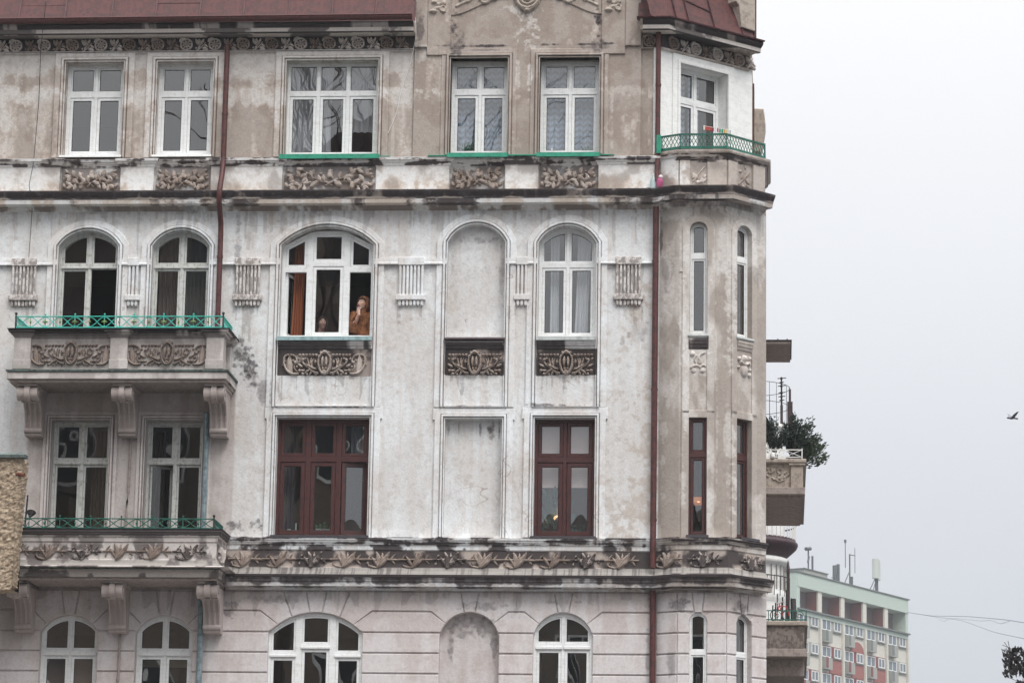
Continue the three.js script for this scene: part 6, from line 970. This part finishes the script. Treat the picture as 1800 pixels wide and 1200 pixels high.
// ------------------------------------------------------------------ neighbouring house down the side street, with a round corner turret
{
  const N = thing('turret_house', 'further house with a round turret, curved balcony and roof terrace railing', 'building'), cx = 13.2, cz = -26, lat = (pts, seg = 40) => { const g = new THREE.LatheGeometry(pts.map((p) => new THREE.Vector2(...p)), seg); g.translate(cx, 0, cz); return boxUV(g); };
  part('wall', boxUV(bx(2, 13.0, 0, 16.8, -46, -26.5, 0)), M.greyWall, N);
  part('turret', lat([[0, 0], [0.92, 0], [0.92, 12.5], [0.98, 12.55], [0.98, 12.75], [0.90, 12.8], [0.90, 13.42], [1.0, 13.46], [1.04, 13.52], [1.04, 13.6], [0.9, 13.66], [0.9, 16.9], [1.02, 16.95], [1.05, 17.05], [0, 17.1]]), M.limewash, N);
  part('balcony', lat([[0.85, 13.60], [0.98, 13.68], [1.16, 13.84], [1.22, 13.90], [1.25, 13.97], [1.25, 14.03], [1.19, 14.06], [1.19, 14.12], [0.8, 14.14]]), M.brownTin, N);  // shade on this far balcony is put into its dark colour
  for (let i = 0; i < 26; i++) { const a = -0.6 + i * 0.11, x = cx + 1.2 * Math.cos(a), z = cz + 1.2 * Math.sin(a); part('baluster', boxUV(rod([x, 14.1, z], [x, 14.5, z], 0.014, 5)), M.white, N); }
  for (let i = 0; i < 14; i++) { const a = -0.3 + i * 0.2, x = cx + 0.93 * Math.cos(a), z = cz + 0.93 * Math.sin(a); part('mullion', boxUV(rod([x, 12.8, z], [x, 13.42, z], 0.016, 5)), M.concrete, N); const x2 = cx + 1.04 * Math.cos(a), z2 = cz + 1.04 * Math.sin(a); part('baluster', boxUV(rod([x2, 12.62, z2], [x2, 13.12, z2], 0.010, 5)), M.iron, N); }
  part('rail', boxUV(new THREE.TorusGeometry(1.04, 0.015, 5, 50).rotateX(Math.PI / 2).translate(cx, 13.12, cz)), M.iron, N);
  part('rail', boxUV(new THREE.TorusGeometry(1.2, 0.02, 5, 50).rotateX(Math.PI / 2).translate(cx, 14.5, cz)), M.iron, N);
  part('rail', boxUV(join([18.1, 17.6].map((y) => new THREE.TorusGeometry(1.05, 0.008, 5, 60).rotateX(Math.PI / 2).translate(cx, y, cz)))), M.iron, N);
  for (let i = 0; i < 30; i++) { const a = i / 30 * 6.283, x = cx + 1.05 * Math.cos(a), z = cz + 1.05 * Math.sin(a); part('terrace_bar', boxUV(rod([x, 17.02, z], [x, 18.1, z], 0.006, 5)), M.iron, N); }
  part('terrace_post', boxUV(join([bx(14.22, 14.28, 17.0, 18.08, -26.03, -25.97), bx(14.0, 14.07, 17.0, 17.66, -26.03, -25.97), bx(14.18, 14.32, 17.0, 17.75, -26.05, -25.96)])), M.brownTin, N);
  const A = thing('tv_aerial', 'tall television aerial on the roof terrace above the shrubs', 'aerial'), ax = 14.031; part('mast', boxUV(rod([ax, 16.95, cz], [ax, 18.40, cz], 0.022, 6)), M.iron, A);
  for (const [y, w] of [[18.36, 0.10], [18.25, 0.05], [18.16, 0.09], [17.98, 0.07], [17.88, 0.08], [17.78, 0.06]]) part('element', boxUV(join([rod([ax - w, y, cz], [ax + w * 1.2, y, cz + 0.1], 0.012, 4), bx(ax - 0.03, ax + 0.03, y - 0.025, y + 0.025, cz - 0.03, cz + 0.03, 0.004)])), M.iron, A);
}

// ------------------------------------------------------------------ distant tower block
{
  const B = thing('tower_block', 'distant pale tower block with mint top storey and red panels', 'building'), P0 = [15.633, -280], P1 = [27.853, -302], Ht = 48.66, A = (g) => boxUV(along(g, P0, P1));
  const mint = worn(0xb6c3bb, 0xa8b5ad, 0.9), cream = worn(0xcfcdc3, 0xbdbab0, 0.9), redP = worn(0x98605a, 0x8a5852, 0.9), loggia = std(0x6d6264, 0.95), maroon = std(0x7a4648, 0.9), grey = std(0x9a9c96, 0.9), trimG = std(0x6e7472, 0.9);
  part('body', A(bx(0, 25.2, 0, 44.9, -12, -0.02, 0)), cream, B);
  part('top_band', A(join([bx(0, 25.2, 47.2, Ht, -12, 0.15, 0), bx(0, 0.6, 44.9, 47.2, -12, 0.1, 0), bx(24.6, 25.2, 44.9, 47.2, -12, 0.1, 0), bx(0, 25.2, 44.35, 44.9, -0.02, 0.12, 0)])), mint, B);
  part('end_wall', A(bx(-0.12, 0.0, 0, Ht, -12, 0.1, 0)), mint, B);
  part('loggia_back', A(bx(0.6, 24.6, 44.9, 47.2, -2, -1.5, 0)), loggia, B); part('ledge', A(bx(0, 25.3, 44.82, 44.98, -0.02, 0.35, 0)), trimG, B); part('roof_edge', A(bx(-0.2, 25.4, Ht, Ht + 0.12, -12.1, 0.25, 0)), trimG, B);
  const edges = [0.1, 5.07, 10.1, 15.1, 20.1, 25.1];
  for (let b = 0; b < 5; b++) {
    const s0 = edges[b], s1 = edges[b + 1];
    if (b < 4) { part('pier', A(bx(s1 - 0.4, s1 + 0.4, 44.98, 47.2, -0.15, 0.05, 0)), cream, B); part('red_panel', A(bx(s1 - 0.35, s1 + 0.35, 45.0, 47.18, -1.45, -0.16, 0)), maroon, B); }
    if (b < 4) { part('loggia_door', A(bx(s0 + 1.5, s0 + 2.1, 45.0, 47.0, -1.5, -1.44, 0)), grey, B); }
    part('pilaster', A(bx(s1 - 0.25, s1 + 0.05, 30, 44.35, -0.02, 0.25, 0)), cream, B);
    for (let k = 0; k < 5; k++) {
      const y = 43.35 - k * 2.82, win = (a, w, h) => { const g = grp('window', B), z = 0.0; part('frame', A(join([bx(a, a + w, y + 1.1 - h, y + 1.1 - h + 0.12, z, z + 0.06, 0), bx(a, a + w, y + 1.0, y + 1.1, z, z + 0.06, 0), bx(a, a + 0.12, y + 1.1 - h, y + 1.1, z, z + 0.06, 0), bx(a + w - 0.12, a + w, y + 1.1 - h, y + 1.1, z, z + 0.06, 0), bx(a + w / 2 - 0.06, a + w / 2 + 0.06, y + 1.1 - h, y + 1.1, z, z + 0.06, 0)])), M.white, g); part('pane', A(bx(a + 0.1, a + w - 0.1, y + 1.15 - h, y + 1.05, z - 0.01, z + 0.02, 0)), winGlass, g); };
      var winGlass = winGlass || new THREE.MeshStandardMaterial({ color: 0x707b84, roughness: 0.15 });
      const red = (k >= 1 && (b === 2 || (b === 1 || b === 3)) || k >= 2 && b === 0) && !(b === 3 && k > 3);
      part('window_band', A(bx(s0 + 0.15, s1 - 0.3, y - 0.05, y + 1.2, -0.02, -0.0, 0)), red ? maroon : grey, B);
      win(s0 + 0.4, 2.0, 1.15); win(s0 + 3.1, 1.5, 1.05);
      part('balcony', A(bx(s0 + 0.4, s0 + 1.9, y - 1.35, y - 0.15, 0.0, 0.5, 0)), grey, B); part('balcony_door', A(bx(s0 + 0.45, s0 + 1.0, y - 1.2, y - 0.1, 0.5, 0.52, 0)), red ? maroon : trimG, B);
      part('sill', A(bx(s0 + 0.2, s1 - 0.35, y - 0.12, y - 0.04, 0, 0.14, 0)), trimG, B);
      if (red) part('red_panel', A(bx(s0 + 2.0, s1 - 0.28, y - 1.62, y - 0.14, -0.01, 0.05, 0)), redP, B);
    }
  }
  { const c = []; for (let i = 0; i <= 14; i++) { const a = Math.PI * i / 14; c.push([13.35 + 1.5 * Math.cos(a), 41.65 + 1.15 * Math.sin(a)]); } part('red_arch', A(slab(c, -0.01, 0.06)), redP, B, 'red painted arch above the red panels'); }
  const at = (s, y, z) => { const t = Math.atan2(-(P1[1] - P0[1]), P1[0] - P0[0]); return [P0[0] + s * Math.cos(t) + z * Math.sin(t), y, P0[1] - s * Math.sin(t) + z * Math.cos(t)]; };
  const R = (a, b, r) => rod(at(...a), at(...b), r, 6), dg = std(0x555b60, 0.6), pale = std(0xb9bfba, 0.6);
  const plant = thing('roof_plant_room', 'grey plant housing on the tower block roof', 'roof box'); part('housing', A(bx(4.5, 9.6, Ht + 0.12, Ht + 1.0, -4, -1.5, 0)), grey, plant); part('lid', A(bx(4.4, 9.7, Ht + 1.0, Ht + 1.1, -4.1, -1.4, 0)), trimG, plant);
  const mast = (label, s, list0) => { const list = list0.map((e, i) => i ? [e[0], [e[1][0], e[1][1] * 0.8], [e[2][0], e[2][1] * 0.8], e[3], e[4]] : e * 0.8); const t = thing('antenna_mast', label, 'antenna', 'antennas on the tower block roof'); part('pole', boxUV(R([s, Ht + 0.1, -2], [s, Ht + list[0], -2], 0.09)), dg, t); list.slice(1).forEach(([n, a, b, r, m]) => part(n, boxUV(R([s + a[0], Ht + a[1], -2 + (a[2] || 0)], [s + b[0], Ht + b[1], -2 + (b[2] || 0)], r)), m ? pale : dg, t)); };
  mast('thin antenna mast with a small head at the left of the tower roof', 6.3, [4.2, ['head', [-0.5, 4.1], [0.4, 4.3], 0.22], ['dipole', [-0.1, 2.4], [0.15, 3.2], 0.12], ['second_pole', [0.9, 0.8], [0.9, 3.4], 0.13]]);
  mast('pair of dark panel antennas near the middle of the tower roof', 12.4, [3.0, ['panel', [-0.35, 0.6], [-0.35, 2.9], 0.2], ['panel', [0.55, 0.4], [0.55, 3.2], 0.2], ['panel', [0.1, 0.2], [0.1, 1.8], 0.15], ['side_arm', [-0.9, 1.2], [0.6, 1.2], 0.05]]);
  mast('tall antenna mast with a cross arm and strut on the tower roof', 15.6, [5.0, ['cross_arm', [0, 4.9], [1.2, 5.0], 0.05], ['dipole', [1.2, 2.6], [1.2, 6.0], 0.04], ['whip', [-1.0, 3.0], [-1.0, 6.6], 0.05], ['strut', [-1.7, 0.1], [-0.1, 2.6], 0.06], ['panel', [0.45, 0.2], [0.45, 2.0], 0.16], ['whip_head', [-1.0, 6.4], [-1.0, 6.8], 0.15]]);
  mast('mast with a fat pale panel antenna at the right of the tower roof', 21.6, [3.4, ['panel', [0.0, 2.6], [0.0, 5.3], 0.42, 1], ['panel', [0.6, 2.4], [0.6, 5.2], 0.3, 1], ['strut', [-1.9, 0.1], [-0.1, 2.6], 0.06], ['strut', [-0.9, 0.1], [-0.1, 2.0], 0.05], ['cable_run', [0.4, 0.1], [0.4, 2.6], 0.12]]);
  mast('mast with two dishes at the left corner of the tower roof', 0.2, [4.3, ['dish', [0.5, 3.9], [1.1, 4.0], 0.3], ['dish', [0.5, 2.6], [1.0, 2.7], 0.3], ['cross_arm', [-0.8, 4.0], [1.0, 4.0], 0.05], ['cross_arm', [-0.8, 2.6], [1.0, 2.6], 0.05], ['strut', [1.2, 0.1], [0.05, 2.2], 0.05]]);
  // overhead wires from the tower's corner
  const wr1 = std(0x8e969e, 0.7), W0 = [27.903, 47.329, -302];
  solo('overhead_wire', tube([W0, [28.218, 40.422, -250], [27.996, 32.839, -190], [26.852, 25.109, -130], [25.621, 19.869, -90]], 0.03, 5, 60), wr1, 'upper overhead wire running right from the tower block', 'wire');
  solo('overhead_wire', tube([W0, [28.218, 40.368, -250], [27.567, 32.535, -190], [26.199, 24.389, -130], [25.608, 19.128, -90]], 0.026, 5, 60), wr1, 'lower overhead wire dropping to the right edge', 'wire');
  solo('overhead_wire', tube([[28.061, 39.009, -240], [28.029, 36.788, -225], [27.942, 35.458, -212], [27.631, 31.334, -180], [27.341, 28.769, -160], [27.226, 27.563, -150], [27.062, 25.868, -138], [26.765, 24.547, -126]], 0.015, 4, 60), wr1, 'thin slack wire looping below the upper overhead wire', 'wire');
}
// ------------------------------------------------------------------ bird, tree
{
  const b = thing('bird', 'small dark bird flying in the pale sky at the right', 'bird'), [x, y, z] = [23.766, 27.425, -80];
  const g = new THREE.SphereGeometry(0.06, 12, 8); g.scale(1.9, 0.8, 0.8); const h = ball(-0.14, 0.02, 0, 0.045, 1.1, 1, 1), beak = new THREE.ConeGeometry(0.015, 0.05, 6); beak.rotateZ(Math.PI / 2); beak.translate(-0.2, 0.015, 0); const tail = slab([[0.1, -0.02], [0.26, -0.05], [0.27, 0.0], [0.1, 0.03]], -0.04, 0.04);
  part('body', boxUV(join([g, h, beak, tail]).translate(x, y, z)), std(0x3a3c44, 0.9), b);
  const wing = (pts, s) => { const q = slab(pts, 0, 0.012, [], 0.003); q.rotateX(s * 0.5); q.translate(x, y, z + s * 0.03); return q; };
  part('wing', boxUV(wing([[-0.05, 0], [0.10, 0], [0.19, 0.12], [0.30, 0.30], [0.20, 0.27], [0.07, 0.16]], 1)), std(0x2e3038, 0.9), b); part('wing', boxUV(wing([[-0.05, 0], [0.08, 0], [0.02, 0.1], [-0.10, 0.22], [-0.17, 0.26], [-0.12, 0.14]], -1)), std(0x8d9298, 0.9), b);
}
{
  const t = thing('dark_tree', 'dark leafy treetop entering at the lower right corner', 'tree'), r = rng(55), cx = 20.1, cz = -10.5, base = [cx, 0, cz], tips = [];
  part('trunk', boxUV(join([rod(base, [cx - 0.1, 4.2, cz], 0.22, 10, 0.15), rod([cx - 0.1, 4.1, cz], [cx - 0.2, 8.6, cz], 0.15, 8, 0.05)])), worn(0x3a302a, 0x2a221e, 1), t);
  const limbs = []; for (let i = 0; i < 34; i++) { const a = r() * 6.283, y0 = 3.4 + r() * 4.8, l = 1.15 + r() * 0.5 * (1 - (y0 - 3.6) / 6), p = [cx + Math.cos(a) * l * 1.05, y0 + 0.7 + r() * 1.3, cz + Math.sin(a) * l]; tips.push(p); limbs.push(tube([[cx - 0.12, y0, cz], [mix(cx, p[0], 0.5), mix(y0, p[1], 0.4), mix(cz, p[2], 0.5)], p], 0.03, 5, 6)); for (let k = 0; k < 3; k++) limbs.push(tube([p, [p[0] + (r() - 0.5) * 0.3, p[1] + 0.2, p[2] + (r() - 0.5) * 0.3], [p[0] + (r() - 0.5) * 0.5 + Math.cos(a) * 0.2, p[1] + 0.35 + r() * 0.25, p[2] + (r() - 0.5) * 0.5]], 0.006, 4, 4)); }
  part('limbs', boxUV(join(limbs)), worn(0x3a302a, 0x2a221e, 1), t);
  part('crown', leafCloud(14000, 57, (q) => { const p = tips[Math.floor(q() * tips.length)], s = 0.55; return [[p[0] + (q() - 0.5) * s, p[1] + (q() - 0.6) * s, p[2] + (q() - 0.5) * s], [q() - 0.5, 0.3 + q() * 0.5, q() - 0.5]]; }, 0.11, 0.5), leafM(0x2e2a2c, 0.1), t);
}
{ // bare street tree left of the viewer, mirrored in the wide windows
  const t = thing('bare_tree', 'tall bare street tree across the road, outside the left edge', 'tree'), r = rng(71), g = [];
  const grow = (a, dir, len, rad, n) => { const b = [a[0] + dir[0] * len, a[1] + dir[1] * len, a[2] + dir[2] * len], mid = [(a[0] + b[0]) / 2 + (r() - 0.5) * len * 0.15, (a[1] + b[1]) / 2, (a[2] + b[2]) / 2 + (r() - 0.5) * len * 0.15]; g.push(tube([a, mid, b], rad, n > 3 ? 6 : 4, n > 3 ? 4 : 3)); if (n > 0) for (let i = 0; i < (n > 4 ? 3 : 2 + (r() > 0.5)); i++) { const d = [dir[0] + (r() - 0.5) * 1.1, dir[1] + (r() - 0.35) * 0.5, dir[2] + (r() - 0.5) * 1.1], l = Math.hypot(...d); grow(b, d.map((v) => v / l), len * (0.62 + 0.2 * r()), rad * 0.6, n - 1); } };
  const trunk = rod([1.6, 0, 20.5], [1.7, 9, 20.5], 0.3, 10, 0.2); grow([1.7, 8.9, 20.5], [0.05, 1, 0], 5.2, 0.18, 6);
  part('trunk', boxUV(trunk), worn(0x4a4038, 0x352d28, 1), t); part('limbs', boxUV(join(g)), worn(0x4a4038, 0x352d28, 1), t);
}
// ------------------------------------------------------------------ houses across the street, mirrored in the panes
function streetHouse(label, x0, x1, z0, z1, eave, ridge, col, roofC, dormers) {
  const h = thing('street_house', label, 'building'), wm = worn(col, 0x6b6056, 0.95), rm = worn(roofC, 0x33261f, 0.8);
  part('wall', boxUV(bx(x0, x1, 0, eave, z0, z1, 0)), wm, h);
  const zm = (z0 + z1) / 2; part('roof', boxUV((() => { const g = slab([[z0 - 0.6, eave], [z1 + 0.6, eave], [zm + 1.5, ridge], [zm - 1.5, ridge]], x0 - 0.3, x1 + 0.3); g.rotateY(-Math.PI / 2); g.scale(-1, 1, 1); const ix = g.attributes.position; for (let i = 0; i < ix.count; i += 3) { const a = [ix.getX(i), ix.getY(i), ix.getZ(i)]; ix.setXYZ(i, ix.getX(i + 1), ix.getY(i + 1), ix.getZ(i + 1)); ix.setXYZ(i + 1, ...a); } g.computeVertexNormals(); return g; })()), rm, h);
  const win = std(0x23262b, 0.2); for (let y = 3; y < eave - 2; y += 3.4) for (let x = x0 + 1.5; x < x1 - 1.5; x += 2.6) { const g = grp('window', h), zf = z0 < 60 ? [z0 - 0.02, z0 + 0.05] : [z0 - 0.02, z0 + 0.05]; part('pane', bx(x, x + 1.1, y, y + 1.9, zf[0], zf[1], 0), win, g); part('frame', join([bx(x - 0.1, x, y - 0.1, y + 2, zf[0] - 0.03, zf[1], 0), bx(x + 1.1, x + 1.2, y - 0.1, y + 2, zf[0] - 0.03, zf[1], 0), bx(x, x + 1.1, y + 1.9, y + 2, zf[0] - 0.03, zf[1], 0), bx(x, x + 1.1, y - 0.1, y, zf[0] - 0.03, zf[1], 0), bx(x + 0.51, x + 0.59, y, y + 1.9, zf[0] - 0.03, zf[1], 0)]), M.white, g); }
  for (const [dx, w, y0, y1] of dormers) { const g = grp('dormer', h); part('cheek', boxUV(bx(dx, dx + w, y0, y1, z0 + 1.0, zm, 0)), wm, g); part('dormer_roof', boxUV(slab([[dx - 0.4, y1], [dx + w + 0.4, y1], [dx + w / 2, y1 + w * 0.35]], z0 + 0.6, zm + 0.5)), rm, g); part('dormer_pane', bx(dx + w * 0.25, dx + w * 0.75, y0 + (y1 - y0) * 0.25, y1 - 0.2, z0 + 0.95, z0 + 0.99, 0), win, g); }
}
streetHouse('house across the street with a red roof and dormers, behind the viewer at left', -34, 4.4, 31, 44, 20.5, 25.2, 0x7d7166, 0x4c3632, [[-9.5, 3.2, 21.5, 24.8], [-3.5, 3.0, 21.5, 24.5], [0.6, 3.2, 21.5, 26.0]]);
streetHouse('house closing the square behind the viewer', -2, 40, 84, 96, 20, 24.5, 0x857b70, 0x453d3a, [[8, 3, 20.5, 23.5], [20, 3, 20.5, 23.5]]);

scene.fog = new THREE.FogExp2(0xd5dade, 0.00034);
renderer.render(scene, camera);
